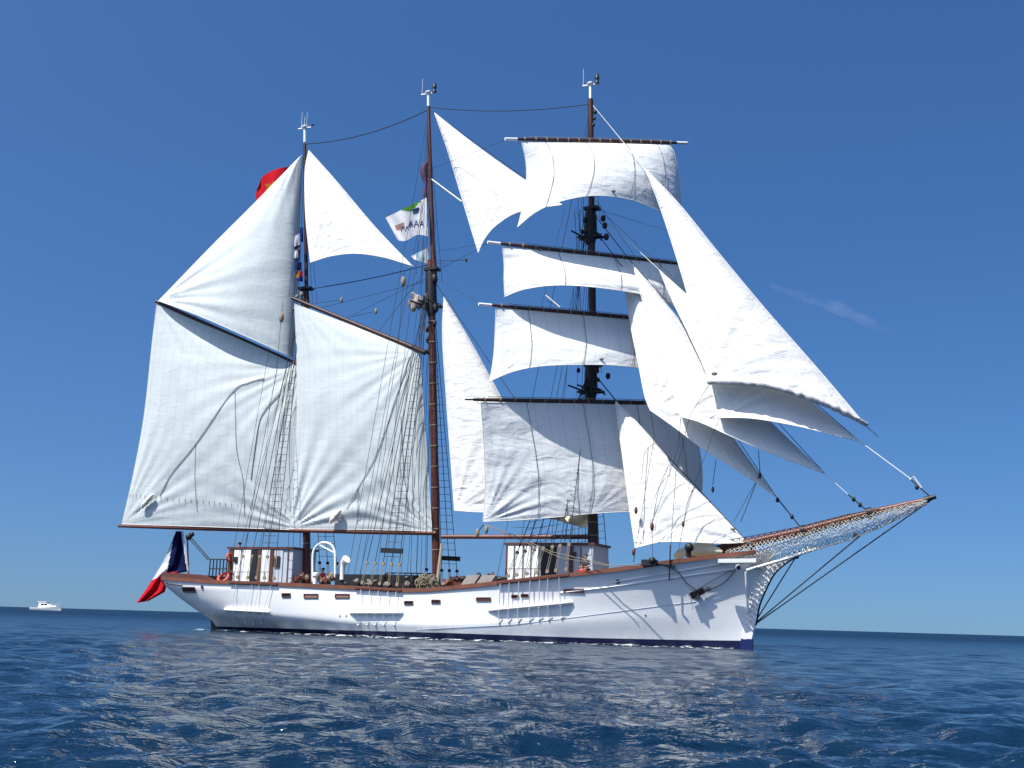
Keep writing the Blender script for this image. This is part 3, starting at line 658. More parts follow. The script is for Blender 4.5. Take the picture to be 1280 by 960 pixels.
# furled roll along the flying-jib foot
S = SAILS['D']['S']; nv = SAILS['D']['nv']; nu = SAILS['D']['nu']
mb = MB(); mb.tube([Vector(S[nv, i]) + HS*.02 + Vector((0, 0, .14)) for i in range(0, nu+1, 1)], [.17 + .02*(rgf.random()-.5) + .03*math.sin(i*.6+2*math.sin(i*.23)) - max(0, (i-nu+16)/16*.11) for i in range(nu+1)], 10)
mb.build('foot_roll', M['sail'], SAILS['D']['o'])
# fenders of sheepskin hanging on the two gaff sails
for key, a, b in (('mizzen', (194,617), (179,632)), ('main', (429,638), (415,652))):
    p, q = on_sail(key, *a, .25), on_sail(key, *b, .25)
    MB().tube([p.lerp(q, k/8) + Vector((0, 0, .04*math.sin(k*2.2))) for k in range(9)], [.06, .13, .16, .14, .17, .15, .17, .13, .07], 9).build('chafe_bundle', M['fleece'], ship)
# clumsy cream bundle under the course foot
c = P(727, 655, 0.6); S_ = []
mb = MB(); n = 10
for j in range(7):
    for i in range(n+1):
        x = 680 + (743-680)*i/n; y0 = 640; y1 = 647 + 18*(i/n)**1.2 if i < n-1 else 652; S_.append(P(x, y0 + (y1-y0)*j/6, 0.9 + .12*math.sin(i*1.3+j)))
mb.add(S_, [(j*(n+1)+i, (j+1)*(n+1)+i, (j+1)*(n+1)+i+1, j*(n+1)+i+1) for j in range(6) for i in range(n)]); o = mb.build('furled_sail', M['canvas_old'], ship)

# ------------------------------------------------------------------ standing rigging
def rope(pts, r=0.02, name='stay', m=None, sag=0.0, parent=None, n=10):
    pts = [Vector(p) for p in pts]
    if len(pts) == 2 and sag: a, b = pts; pts = [a.lerp(b, k/n) - Vector((0, 0, sag*4*(k/n)*(1-k/n))) for k in range(n+1)]
    return MB().tube(pts, r, 5).build(name, m or M['rope_dark'], parent or ship)
def shrouds(f, ytop, pxs, rat, rr=0.024, zlift=1.35, ratr=0.013, ledge=None, zmax=1.0, dx=0.0, blocks='rope'):
    tops = f(ytop)
    for s in (-1, 1):
        ends = []
        for k, px in enumerate(pxs):
            b = rail_px(px); b = Vector((b.x, s*(abs(b.y)+0.10), b.z+0.06)); t = tops + Vector((0, s*0.16, 0)); d = (t-b).normalized()
            de = b + d*zlift
            o = rope([de, t], rr, 'shroud'); ends.append((de, t))
            mb = MB(); 
            for q in (-.05, .05): mb.tube([b + Vector((q, 0, .1)), de + Vector((q, 0, 0))], .018, 4)
            mb.build('lanyard', M['rope'], o)
            ax = Vector((0, 1, 0))
            for c in (b + d*.22, de): MB().tube([c - ax*.05, c + ax*.05], .10, 10).build('deadeye', M['rope'] if (blocks == 'rope' and s == -1) else M['black'], o)
        # ratlines
        mb = MB(); i0, i1 = rat
        L = (ends[i0][1].z - ends[i0][0].z); nr = int(L*0.94*zmax/0.42)
        for k in range(1, nr):
            fr_ = k*0.42/L; mb.tube([ends[i][0].lerp(ends[i][1], fr_) for i in range(i0, i1+1)], ratr, 4)
        mb.build('ratlines', M['rope_dark'], ship)
        if ledge:
            a, b = ends[ledge[0]][0], ends[ledge[1]][0]; u = (b-a).normalized(); c = (a+b)/2 + Vector((0, 0, .75))
            MB().box(c, ((b-a).length+.35, .1, .28), (u, Vector((0, 1, 0)), u.cross(Vector((0, 1, 0))))).build('sheer_board', M['black'], ship)
shrouds(mz, 372, [297,310,321,331,343], (2, 4), rr=.020, zlift=1.5)
shrouds(mn, 352, [453,464,475,486,497], (2, 4), rr=.022, zlift=1.35, ledge=(2, 4))
shrouds(fm, 462, [634,645,658,671,684,695,708], (0, 6), rr=.024, zlift=1.6, ledge=None)
# channels, chainplates and lower ledges
def channel(xa, xb, plates, lx0, lx1, ly0, ly1, cp_r=0.017, dark=True, lowfrom=None):
    for s in (-1, 1):
        mi = lambda p: Vector((p.x, p.y*(-s), p.z)) if s == 1 else p
        a, b = rail_px(xa), rail_px(xb); n = 8; mb = MB()
        for k in range(n):
            p = rail_at(a.x+(b.x-a.x)*k/n); q = rail_at(a.x+(b.x-a.x)*(k+1)/n); u = (q-p).normalized(); c = (p+q)/2
            c = Vector((c.x, c.y-.07, c.z-.06)); 
            if s == 1: c.y = -c.y; u.y = -u.y
            mb.box(c, ((q-p).length+.01, .2, .10), (u, Vector((0, 1, 0)), u.cross(Vector((0, 1, 0)))))
        mb.build('channel', M['brown'], ship, smooth=False)
        # lower ledge: triangular section shelf on the hull
        n = 10; vs = []
        for k in range(n+1):
            x = lx0 + (lx1-lx0)*k/n; y = ly0 + (ly1-ly0)*k/n; p, nr = hh(x, y); e = 0.02 if k in (0, n) else 1
            nr = Vector((nr.x, nr.y, 0)).normalized(); P4 = [p + nr*(-.03) + Vector((0, 0, .10)), p + nr*(.24*(0.35 if k in (0, n) else 1)) + Vector((0, 0, .05)), p + nr*(.24*(0.35 if k in (0, n) else 1)) + Vector((0, 0, -.02)), p + nr*(-.03) + Vector((0, 0, -.16))]
            vs += [Vector((q.x, q.y*(-1 if s == 1 else 1), q.z)) for q in P4]
        fs = [(i*4+k, i*4+(k+1) % 4, (i+1)*4+(k+1) % 4, (i+1)*4+k) for i in range(n) for k in range(4)] + [(0, 1, 2, 3), (n*4+3, n*4+2, n*4+1, n*4)]
        led = MB().add(vs, fs).build('chain_ledge', M['white'], ship, smooth=False)
        for (tx, bx, by) in plates:
            t = rail_px(tx); t = Vector((t.x, t.y-.14, t.z-.1)); fx = (bx-lx0)/(lx1-lx0); ey = ly0 + (ly1-ly0)*fx
            e, nr = hh(bx+(tx-bx)*.35, ey-1.0, .23); g, _ = hh(bx, by, .03)
            Q = [t, e + Vector((0, 0, .08)), e - Vector((0, 0, .10)), g]
            if s == 1: Q = [Vector((q.x, -q.y, q.z)) for q in Q]
            o = MB().tube(Q[:2], [cp_r*1.1, cp_r*.8], 5).build('chainplate', M['greywhite'] if not dark else M['white'], ship)
            MB().tube([Q[0], Q[0].lerp(Q[1], .45)], cp_r*0.7, 5).build('shackle_bar', M['chest'], o) if dark else None
            MB().tube(Q[2:], cp_r*.8, 5).ball(Q[3], .06, 8, 5).build('lower_bar', M['white'], o)
channel(288, 348, [(297,292,773),(317,308,778),(326,318,779),(341,328,779)], 281, 338, 762, 765)
channel(445, 503, [(453,448,781),(464,459,781),(475,469,781),(487,480,781),(497,493,781)], 438, 504, 766, 766)
channel(622, 712, [(627,624,778),(638,636,777),(650,648,776.5),(664,662,775.5),(676,674,774.5),(686,686,774),(700,702,772)], 611, 716, 763, 753, cp_r=.03, dark=False)
# triatic stays and longitudinals
rope([mz(180), mn(137)], .03, sag=0.5); rope([mn(134), fm(130)], .026, sag=0.35)
rope([mz(362), mn(330)], .03, sag=0.15)
rope([mn(222), P(577, 252, -.3)], .05, 'downhaul', M['rope_white'])
rope([mn(345), fm(640)], .022); rope([mn(136), P(705, 257, .4)], .018)
for a, b in (((545,343),(602,381)), ((545,331),(583,324)), ((541,212),(634,174)), ((598,316),(615,303)), ((545,343),(613,303)), ((545,335),(560,331))): rope([mn(a[1]), Ppl(*b, yplane(b[1]), YN) if b[0] > 600 else P(*b, -1)], .011, 'brace')
# topmast shrouds and backstays
for f, y0, y1, dn in ((mz, 188, 375, 330), (mn, 150, 350, 330), (fm, 135, 275, 0)):
    for s in (-1, 1):
        for k in range(3):
            rope([f(y0+8*k) + Vector((0, s*.08, 0)), f(y1) + Vector((-.45+.35*k, s*(1.1), .1))], .012, 'topmast_shroud')
for s in (-1, 1):
    for y0, px in ((262, 640), (262, 655), (270, 668), (132, 620)):
        b = rail_px(px); rope([fm(y0), Vector((b.x, s*abs(b.y), b.z))], .014, 'backstay')
    for y0, px in ((140, 432), (212, 440), (345, 446)):
        b = rail_px(px); rope([mn(y0), Vector((b.x, s*abs(b.y), b.z))], .014, 'backstay')
    for y0, px in ((186, 285), (370, 290)):
        b = rail_px(px); rope([mz(y0), Vector((b.x, s*abs(b.y), b.z))], .013, 'backstay')
    for k in range(4): rope([fm(262) + Vector((-.3*k, s*.3, 0)), fm(462) + Vector((-.9+.35*k, s*1.5, .1))], .018, 'topmast_shroud')
# long thin lines with blocks as in the picture
def hangline(pts, off=-1.0, r=.014, block=None, m=None, bm=None, br=.1):
    o = rope([P(a, b, off) for a, b in pts], r, 'running_line', m)
    if block: 
        for b in (block if isinstance(block, list) else [block]): MB().ball(P(*b, off), br, 8, 6, (.8, .8, 1.7)).build('block', bm or M['rope'], o)
hangline([(505,340),(504,353),(497,440),(470,600),(450,722)], -1.5, .014, (504,352), br=.2)
hangline([(354,378),(352,392),(345,470),(320,600),(302,722)], -2.6, .014, (352,397), br=.2)
hangline([(388,380),(425,375)], -.4, .016, (427,375), br=.12); hangline([(440,396),(470,389)], -.8, .016, (470,389), br=.12)
hangline([(540,326),(583,325)], -.4, .016, (583,325), br=.09, bm=M['black'])
hangline([(948,563),(950,590),(948,597),(926,652)], -.5, .02, (950,594), bm=M['black']); hangline([(948,597),(917,652)], -.5, .014)
hangline([(895,575),(891,606)], -.5, .018, (891,612), bm=M['black'])
hangline([(605,655),(598,664)], -3.2, .03, [(608,662),(597,666)], br=.14)
hangline([(886,481),(862,520),(845,590),(838,690)], -3.0, .014); hangline([(851,522),(848,560),(815,655),(816,695)], -2.4, .014, [(815,658)], bm=M['brown'], br=.14)
hangline([(813,513),(818,545),(805,625),(792,700)], -2.0, .014, [(795,638),(792,690)], bm=M['brown'], br=.12); hangline([(899,523),(870,600),(854,655),(848,690)], -2.6, .012, [(854,655)], bm=M['brown'], br=.1)
hangline([(794,686),(792,703)], -1.8, .02)
hangline([(604,655),(640,668),(690,690),(760,706),(800,707)], -3.6, .02, m=M['rope']); hangline([(604,655),(650,675),(700,697),(770,709)], -3.7, .018, m=M['rope'])
hangline([(690,660),(640,659)], -3.2, .012, m=M['rope'])
for x0, x1 in ((526,500),(530,508),(534,520),(537,531)): hangline([(x0,446),(x1,730)], -.8, .012)
for x0, x1, y0 in ((505,470,240),(512,480,250),(520,488,270),(345,330,300),(350,316,390)): hangline([(x0+26 if x0 > 400 else x0+30, y0),(x1,728)], -1.2, .012)
for x0, y0, x1 in ((742,262,800),(742,262,845),(741,130,775)): pass
for a, b in (((745,250),(800,330)), ((747,260),(840,345)), ((748,262),(872,300)), ((706,262),(688,330)), ((690,332),(676,385)), ((682,375),(700,384))): hangline([a, b], -.3, .011)
hangline([(682,369),(700,384)], -.5, .035, m=M['rope_white'])
# peak halyards
for y, t in ((330, .35), (345, .6), (350, .8)): rope([mn(y), MNG[0].lerp(MNG[1], t)], .014, 'halyard'); 
for y, t in ((345, .4), (355, .75)): rope([mz(y+20), MZG[0].lerp(MZG[1], t)], .014, 'halyard')
# head stays
BSP = [(860,693.5),(900,687),(1000,664.5),(1090,640.5),(1166,622.5)]
def bs(px, py): return P(px, py, 0)
rope([bs(971,622), bs(1003,662)], .035); rope([P(781,338,0), fm(280)], .025); rope([P(791,330,0), fm(262)], .025)
rope([bs(1031,592), bs(1060,618)], .018, m=M['rope_white']); rope([bs(1060,618), bs(1086,640)], .035)
rope([bs(1075,552), bs(1140,600)], .028, m=M['rope_white']); rope([bs(1138,599), bs(1164,622)], .035)
rope([bs(1084,534), bs(1098,546)], .02); rope([P(806,210,0), fm(128)], .022, m=M['rope_white']); rope([P(824,337,0), P(789,305,0), fm(262)], .02, m=M['rope_white'])
rope([P(770,501,0), fm(462)], .035); rope([bs(770,501), bs(935,678), bs(938,682)], .032)
rope([bs(781,338), bs(971,622)], .02); rope([bs(791,330), bs(1031,592)], .02); rope([bs(824,337), bs(1075,552)], .02)
MB().tube([bs(1138,600), bs(1142,596), bs(1152,610)], .06, 6).build('tack_shackle', M['greywhite'], ship)
for a in ((1005,665),(972,625),(990,646),(1075,631),(1067,624),(1146,609)): MB().ball(bs(*a), .1, 8, 6, (1,1,1.4)).build('stay_block', M['black'], ship)
# ------------------------------------------------------------------ bowsprit and head
bp_ = [P(a, b, 0) for a, b in BSP]; bow = MB().tube(bp_, [.27, .27, .23, .19, .10], 14).build('bowsprit', M['varnish'], ship)
for t in ((1004,663.5),(1087,641.5),(1158,624.5),(938,681)): c = P(*t, 0); d = (bp_[-1]-bp_[0]).normalized(); MB().tube([c-d*.12, c+d*.12], .30 if t[0] < 1100 else .17, 12).build('spar_band', M['black'], bow)
MB().tube([P(1158,624,0), P(1170,620.5,0)], .12, 10).build('spar_cap', M['black'], bow)
# net under the bowsprit, a sagging sheet of knotted cord
rgn = random.Random(21)
def net(t0, t1, lowpts, name, m, side, nx=60, ny=7, r=.011):
    mb = MB(); G = []
    for i in range(nx+1):
        x = t0 + (t1-t0)*i/nx; yt = float(interp(x, BSP)); yb = float(interp(x, lowpts)); row = []
        for j in range(ny+1):
            q = j/ny; row.append(P(x, yt + (yb-yt)*q, side*(.9*math.sin(math.pi*min(1, q*.9))*(1-(x-t0)/(t1-t0)*.75) + .15) + rgn.uniform(-.06,.06)) + Vector((rgn.uniform(-.05,.05), 0, rgn.uniform(-.03,.03))))
        G.append(row)
    for i in range(nx):
        for j in range(ny):
            if (i+j) % 2 == 0: mb.tube([G[i][j], G[i+1][j+1]], r, 3, False)
            else: mb.tube([G[i][j+1], G[i+1][j]], r, 3, False)
    mb.tube([g[-1] for g in G], .03, 4); return mb.build(name, m, ship)
LOWN = [(905,700),(945,712),(985,699),(1022,686),(1060,675),(1100,659),(1160,629)]
M['netrope'] = mat('weathered_netting', (0.40, 0.38, 0.34), .9, .3, 10)
net(908, 1158, LOWN, 'bowsprit_net', M['netrope'], -1, 110, 12, .013); net(908, 1158, LOWN, 'bowsprit_net', M['netrope'], 1, 100, 10, .012)
# handrail netting above the bowsprit
for s in (-1, 1):
    mb = MB(); tp = [P(x, float(interp(x, [(868,683),(900,677),(950,668),(1000,658),(1060,643),(1100,636)])), s*.55) for x in range(868, 1101, 8)]; bt = [P(x, float(interp(x, BSP)), s*.35) for x in range(868, 1101, 8)]
    mb.tube(tp, .018, 5)
    for i in range(len(tp)-1): mb.tube([tp[i], bt[i]], .014, 4); mb.tube([tp[i], bt[i+1]], .012, 4); mb.tube([bt[i], tp[i+1]], .012, 4)
    mb.build('rail_netting', M['rope_dark'], ship)
# stem knee with carved scroll
KO = [(940,799),(945,778),(949,757),(957,737),(968,717),(985,702),(1006,690),(1022,684.5)]; KI = [(930,799),(930,778),(930,757),(932,737),(936,717),(940,712),(975,699),(1015,685)]
mb = MB(); n = 24; O_ = resample(KO, n); I_ = resample(KI, n); vs = []
for k in range(n+1):
    th = .14
    for (p, th_) in ((O_[k], .10), (I_[k], .22)):
        q = P(p[0], p[1], 0); vs += [Vector((q.x, -th_, q.z)), Vector((q.x, th_, q.z))]
fs = []
for k in range(n): a = 4*k; b = 4*k+4; fs += [(a, b, b+2, a+2), (a+1, a+3, b+3, b+1), (a, a+1, b+1, b), (a+2, b+2, b+3, a+3)]
fs += [(0,2,3,1),(4*n,4*n+1,4*n+3,4*n+2)]
MB().box((P(936,806,0)+P(936,806,0))/2 + Vector((-.1,0,-.15)), (.62,.34,.9)).build('stem_foot', mat('bright_navy', (.006,.012,.085), .4), ship)
knee = mb.add(vs, fs).build('stem_knee', M['white'], ship)
mb = MB()
for k in range(2, n-1):
    for s in (-1, 1):
        a = P(*O_[k][:2], 0); b = P(*I_[min(n, k+1)][:2], 0); y = s*.25
        for q0, q1 in ((.06, .34), (.40, .66), (.72, .95)):
            if k > n*.55 and q0 > .5: continue
            mb.tube([Vector((a.x+(b.x-a.x)*q0, y*.75, a.z+(b.z-a.z)*q0)), Vector((a.x+(b.x-a.x)*q1, y, a.z+(b.z-a.z)*q1+.12))], .045, 5)
mb.build('carved_scroll', M['white'], knee)
MB().tube([P(p[0]+.8, p[1], 0) for p in O_[3:]], .045, 6).build('stem_chain', M['black'], knee)
for s in (-1, 1):
    MB().tube([P(933,713,s*1.0), P(980,699,s*.65), P(1020,686,s*.2)], .075, 8).build('head_rail', M['white'], ship)
    q = [P(932,715,s*.9), P(935,765,s*.3)]; MB().tube(q, .06, 6).build('head_post', M['white'], ship)
# cathead platform and hawse
for s in (-1, 1):
    c = P(921, 701, -1.75); c.y = s*1.75; a = Vector((1, s*.38*1, .03)).normalized() if s == -1 else Vector((1, -.38, .03)).normalized()
    a = Vector((.93, -s*.36, .04)).normalized(); b = Vector((0, 0, 1)).cross(a).normalized()
    MB().box(c, (1.9, .45, .2), (a, b, a.cross(b))).build('bow_platform', M['white'], ship, smooth=False)
h_, hn = hh(922, 708, .05); MB().tube([h_, h_+hn*.15], .16, 12).build('hawse_pipe', M['white'], ship); MB().tube([h_+hn*.12, h_+hn*.17], .10, 12).build('hawse_hole', M['black'], ship)
# fittings standing on the bow rail
def on_rail(px, dz=0.1, dy=.1): p = rail_px(px); return Vector((p.x, p.y+dy, p.z+dz))
c = on_rail(860, .1); MB().tube([c, c + Vector((0, 0, .35)), c + Vector((.1, 0, .5))], [.13, .15, .22], 8).ball(c + Vector((.05, -.05, .5)), .25, 9, 6).build('cathead', M['black'], ship)
c = on_rail(813, .05, -.15); MB().box(c, (.75, .5, .3)).ball(c + Vector((.2, -.2, .1)), .2, 8, 6).build('fairlead', M['black'], ship)
a = on_rail(840, .8, -.3); b, _ = hh(836, 723, .35); MB().tube([a, b, b + Vector((.2, -.05, .05))], .035, 6).build('davit_hook', M['black'], ship)
for pts, r in (([(823,703),(845,712),(858,728),(872,738)], .025), ([(918,712),(905,727),(885,737),(874,738)], .028), ([(914,712),(895,722),(875,734)], .02), ([(815,703),(840,706),(843,708)], .05)):
    Lx = resample(pts, 14); MB().tube([hh(p[0], p[1], .12)[0] for p in Lx], r, 6).build('bow_chain', M['rope_dark'], ship)
for a, b in (((943,779),(1000,688)), ((944,779),(1082,664)), ((945,779.5),(1164,625))): rope([P(*a, 0), P(*b, 0)], .035, 'bobstay')
for a in ((944,779),(996,696),(1069,669)): MB().ball(P(*a, 0), .10, 8, 6, (1.2,1,1.2)).build('bobstay_block', M['black'], ship)
for s in (-1, 1):
    a = P(855, 700, -2.2); rope([Vector((hh(890,708)[0].x, s*abs(hh(890,708)[0].y), hh(890,708)[0].z)), P(1090,642,0)], .02, 'bowsprit_shroud')

# ------------------------------------------------------------------ things on deck (parts of the ship)
def house(x0, x1, ytop, ybot, yc, wd, panels, roof_over=.12):
    a = P(x0, ybot, yc-wd/2); b = P(x1, ybot, yc-wd/2); zt = P((x0+x1)/2, ytop, yc-wd/2).z; zb = min(a.z, b.z)-1.0
    o = MB().box(((a.x+b.x)/2, yc, (zt+zb)/2), (b.x-a.x, wd, zt-zb)).build('deckhouse', M['greywhite'], ship, smooth=False)
    MB().box(((a.x+b.x)/2, yc, zt+.05), (b.x-a.x+2*roof_over, wd+2*roof_over, .12)).build('roof', M['brown'], o, smooth=False)
    for (px0, px1, m, pr) in panels:
        p = P(px0, ybot, yc-wd/2-.02); q = P(px1, ybot, yc-wd/2-.02)
        MB().box(((p.x+q.x)/2, yc-wd/2-.02-pr/2, (zt+zb)/2-.03), (q.x-p.x, pr, zt-zb-.1)).build('panel', m, o, smooth=False)
    return o, zt, a.x, b.x
hs1, zt1, xa1, xb1 = house(284, 364, 686, 727, 0, 2.6, [(284,290,M['brown'],.04),(291,299,M['white'],.05),(302,312,M['white'],.08),(312.5,319,M['black'],.03),(320,325,M['brown'],.05),(326,336,M['white'],.08),(336.5,340,M['brown'],.05),(341,352,M['greywhite'],.04),(358,359,M['brown'],.03)])
for x0, x1, y0, y1 in ((343,349,695,709),(292.5,296.5,696,703)):
    a, b = P(x0, y0, -1.42), P(x1, y1, -1.42); MB().box(((a.x+b.x)/2, -1.42, (a.z+b.z)/2), (b.x-a.x, .06, a.z-b.z)).build('window', M['glass'], hs1, smooth=False)
hs2, zt2, xa2, xb2 = house(632, 741, 681, 718, 0.2, 2.6, [(632,634,M['brown'],.04),(635,642,M['white'],.1),(644.5,653,M['white'],.1),(656,663,M['white'],.1),(666,673,M['white'],.1),(676,695,M['black'],.03),(696,711,M['greywhite'],.05),(712,716,M['brown'],.06),(725,726,M['brown'],.03)])
for x0, x1, y0, y1 in ((717,720,690,697),):
    a, b = P(x0, y0, -1.18), P(x1, y1, -1.18); MB().box(((a.x+b.x)/2, -1.18, (a.z+b.z)/2), (b.x-a.x, .1, a.z-b.z)).build('window', M['glass'], hs2, smooth=False)
# handrails
def fence(pts, off, hpx, n, r=.022, m=None, name='guard_rail', mid=True):
    mb = MB(); xs = np.linspace(pts[0][0], pts[-1][0], n); top_ = [P(x, float(interp(x, pts)), off) for x in xs]
    mb.tube(top_, r, 5)
    for p in top_: mb.tube([p, p - Vector((0, 0, hpx/22.))], r, 5)
    if mid: mb.tube([p - Vector((0, 0, hpx/44.)) for p in top_], r*.8, 5)
    return mb.build(name, m or M['black'], ship)
fence([(263,699),(284,699)], -1.9, 26, 6, .04); fence([(263,699),(284,699)], 1.0, 26, 6, .03)
fence([(288,715),(342,715)], -2.4, 14, 6, .018, mid=False); fence([(632,711),(680,711)], -2.6, 14, 5, .018, mid=False)
fence([(484,716),(545,717)], 1.2, 12, 9, .035, M['brown'])
# sternpost with block carrying the ensign tackle
o = MB().tube([P(236,722,0), P(234,668,0)], .05, 6).build('sheet_post', M['rope'], ship); MB().ball(P(236,671,-1.0), .22, 9, 6).ball(P(240,668,-1.0), .16, 8, 6).build('sheet_block', M['black'], ship)
rope([P(238,671,-1), P(262,699,-1.2)], .04, 'boom_sheet'); rope([P(236,673,-1), P(260,700,-1.0)], .03, 'boom_sheet')
# white arch and cowl vent
c = [(391,727),(391,695),(394,685),(401,679),(408,678.5),(414,681),(418,688),(419,696),(419,727)]
o = MB().tube([P(p[0], p[1], -1.6) for p in resample(c, 30)], .075, 8).tube([P(399,681,-1.6), P(418,691,-1.6)], .05, 6).build('davit_arch', M['white'], ship)
c = P(428, 716, -1.8); o = MB().tube([c - Vector((0, 0, .4)), c + Vector((0, 0, .35)), c + Vector((.05, 0, .6)), c + Vector((.3, -.1, .8))], [.14, .14, .2, .28], 10).build('cowl_vent', M['white'], ship)
c = P(394, 722, -2.4); MB().lathe(c - Vector((0, 0, .5)), [(.12, 0), (.12, .55), (.2, .6), (.2, .75), (.1, .8)], 10).build('mushroom_vent', M['white'], ship)
# clutter: winches, coils, chests, pin rails
rgc = random.Random(3)
for k in range(22): x = rgc.uniform(422, 520); balls([(P(x, 724+rgc.uniform(-3, 8), rgc.uniform(-2.6, -1)), rgc.uniform(.08, .2), (1.3, 1, .8))], 'gear_heap', (M['chest'], M['black'], M['brown'], M['black'])[k % 4])
for k in range(16): x = rgc.uniform(555, 632); balls([(P(x, 724+rgc.uniform(-3, 6), rgc.uniform(-2.6, -1)), rgc.uniform(.1, .22), (1.2, 1, .9))], 'gear_heap', (M['black'], M['brown'])[k % 2])
for k in range(12): x = rgc.uniform(368, 422); balls([(P(x, 722+rgc.uniform(-3, 6), rgc.uniform(-2, -1)), rgc.uniform(.1, .22), (1, 1, 1.2))], 'gear_heap', (M['brown'], M['rope'])[k % 2])
mb = MB()
for k in range(40):   # coils of rope heaped at the middle mast
    x = 522 + 24*rgc.random(); top_ = 716 + abs(x-534)*.9; c = P(x, rgc.uniform(top_, 736), rgc.uniform(-2.9, -2.2)); mb.torus(c, rgc.uniform(.14, .26), .035, Vector((rgc.random(), rgc.random(), 0)).normalized(), Vector((0, 0, 1)), 10, 5)
mb.tube([P(546,733,-2.6), P(552,680,-1.6)], [.11, .08], 7)
mb.build('rope_coils', M['rope'], ship)
for x0, x1, x2, x3 in ((576,592,600,584),(594,612,620,603)):
    v_ = [P(x0, 731, -2.9), P(x1, 730, -2.9), P(x2, 718.5, -2.2), P(x3, 719, -2.2)]; v2 = [q - Vector((0, -.1, .5)) for q in v_]
    MB().add(v_+v2, [(0,1,2,3),(7,6,5,4),(0,4,5,1),(1,5,6,2),(2,6,7,3),(3,7,4,0)]).build('hatch_cover', M['chest'], ship, smooth=False)
for s in (1,):
    MB().box(P(475, 727, -1.0), (5.2, 1.6, .75)).build('skylight', M['black'], ship, smooth=False)
    MB().box(P(600, 727, 1.2), (3.5, 1.2, .5)).build('skylight', M['brown'], ship, smooth=False)
# radar on the aft mast
c = P(355.5, 402, -.5); o = MB().lathe(c, [(.28, 0), (.33, .05), (.33, .22), (.22, .32), (.05, .36)], 14).build('radar_dome', M['white'], ship)
MB().tube([c, mz(412)], .05, 6).tube([c + Vector((-.2, 0, -.03)), c + Vector((.6, 0, -.03))], .05, 6).build('radar_bracket', M['black'], o)
for x, y, r in ((361,383,.11),(367,387,.13),(360,374,.10),(364,402,.12),(377,368,.13),(371,371,.1)): balls([(P(x, y, -.6), r, (1,1,1.4))], 'mast_block', M['rope'])
# furled headsail bags on the bow
mb = MB(); pts = [(843,697),(855,690),(868,688),(880,686),(893,688),(903,690)]
mb.tube([P(p[0], p[1], -.6) for p in resample(pts, 12)], [.1,.22,.26,.22,.28,.3,.36,.4,.36,.3,.26,.2,.1], 9); mb.build('furled_sail', M['canvas_old'], ship)
# white bundle aloft on the middle mast
mb = lump(P(520,378,-.2), .34, (1.1,.8,1.5), 4, .4)
mb.build('furled_sail', mat('dull_canvas', (.36, .31, .29), .9, .4, 2, .6, 8), ship)

# ------------------------------------------------------------------ flags (hang from the ship: things of their own)
def cloth(f, nu, nv):
    mb = MB(); mb.v = [tuple(f(i/nu, j/nv)) for j in range(nv+1) for i in range(nu+1)]; n = nu+1
    mb.f = [(j*n+i, (j+1)*n+i, (j+1)*n+i+1, j*n+i+1) for j in range(nv) for i in range(nu)]; return mb
def flag(px_quad, off, waves, name, label, bands, nu=36, nv=20, amp=.14, group=None, curve=None):
    """px_quad: tl, tr, br, bl in the image; bands(u,v)->material index"""
    tl, tr, br, bl = px_quad
    def f(u, v):
        x = (1-v)*((1-u)*tl[0]+u*tr[0]) + v*((1-u)*bl[0]+u*br[0]); y = (1-v)*((1-u)*tl[1]+u*tr[1]) + v*((1-u)*bl[1]+u*br[1])
        if curve: dx, dy = curve(u, v); x += dx; y += dy
        return P(x, y, off + amp*math.sin(u*waves[0]+v*waves[1]+.5) + amp*.5*math.sin(u*waves[0]*2.1 - v*3))
    mb = cloth(f, nu, nv); fmi = [bands((k % nu + .5)/nu, (k//nu + .5)/nv) for k in range(nu*nv)]; return mb, fmi, Vector(f(1, 0))
def put_flag(name, mb, fmi, org, mats, label, staff=None):
    o = ship_mesh(name, mb, None, org, label, 'flag', mats=mats, fm=fmi)
    return o
# ensign: blue band by the hoist, white, red hanging low; gathered and drooping
def ens(u, v):   # u: 0 hoist .. 1 fly ; v: 0..1 across
    top_ = [(222,664),(213,693),(200,705),(187,722),(170,754)]; bot = [(233,716),(214,719),(207,727),(205,742),(178,753)]
    k = [0, .40, .58, .68, 1]; a = [np.interp(u, k, [p[c] for p in top_]) for c in (0, 1)]; b = [np.interp(u, k, [p[c] for p in bot]) for c in (0, 1)]
    x = a[0]+(b[0]-a[0])*v; y = a[1]+(b[1]-a[1])*v
    return P(float(x), float(y), -.25 + .16*math.sin(v*13+u*3) + .12*math.sin(v*7-u*9))
ENT = [((220,664),(231,664),(236,716)),]
def ens2(u, v):
    # u along the drop from the boom, v across
    L = [(220,664),(213,681),(204,702),(194,719),(183,736),(170,754)]; Rr_ = [(229,664),(233,690),(236,714),(212,719),(206,740),(186,751)]
    k = np.linspace(0, 1, 6); a = [np.interp(u, k, [p[c] for p in L]) for c in (0, 1)]; b = [np.interp(u, k, [p[c] for p in Rr_]) for c in (0, 1)]
    return P(float(a[0]+(b[0]-a[0])*v), float(a[1]+(b[1]-a[1])*v), -.3 + .15*math.sin(v*11+u*3) + .1*math.sin(v*5-u*9))
mb = cloth(ens2, 26, 60) if False else cloth(lambda v, u: ens2(u, v), 26, 60)
fmi = []
for k in range(26*60):
    v = (k % 26+.5)/26; u = (k//26+.5)/60; p = ens2(u, v); x, y = pix(p)
    if y > 715 + max(0, 209-x)*.55: c_ = 2
    elif y > 672 and x < 215.5-(y-680)*.2: c_ = 1
    elif x > 226 + (y-664)*.155: c_ = 1
    else: c_ = 0
    fmi.append(c_)
put_flag('ensign', mb, fmi, P(226,664,-.3), [M['f_blue'], M['f_white'], M['f_red']], 'blue white and red ensign drooping over the stern of the sailing ship')
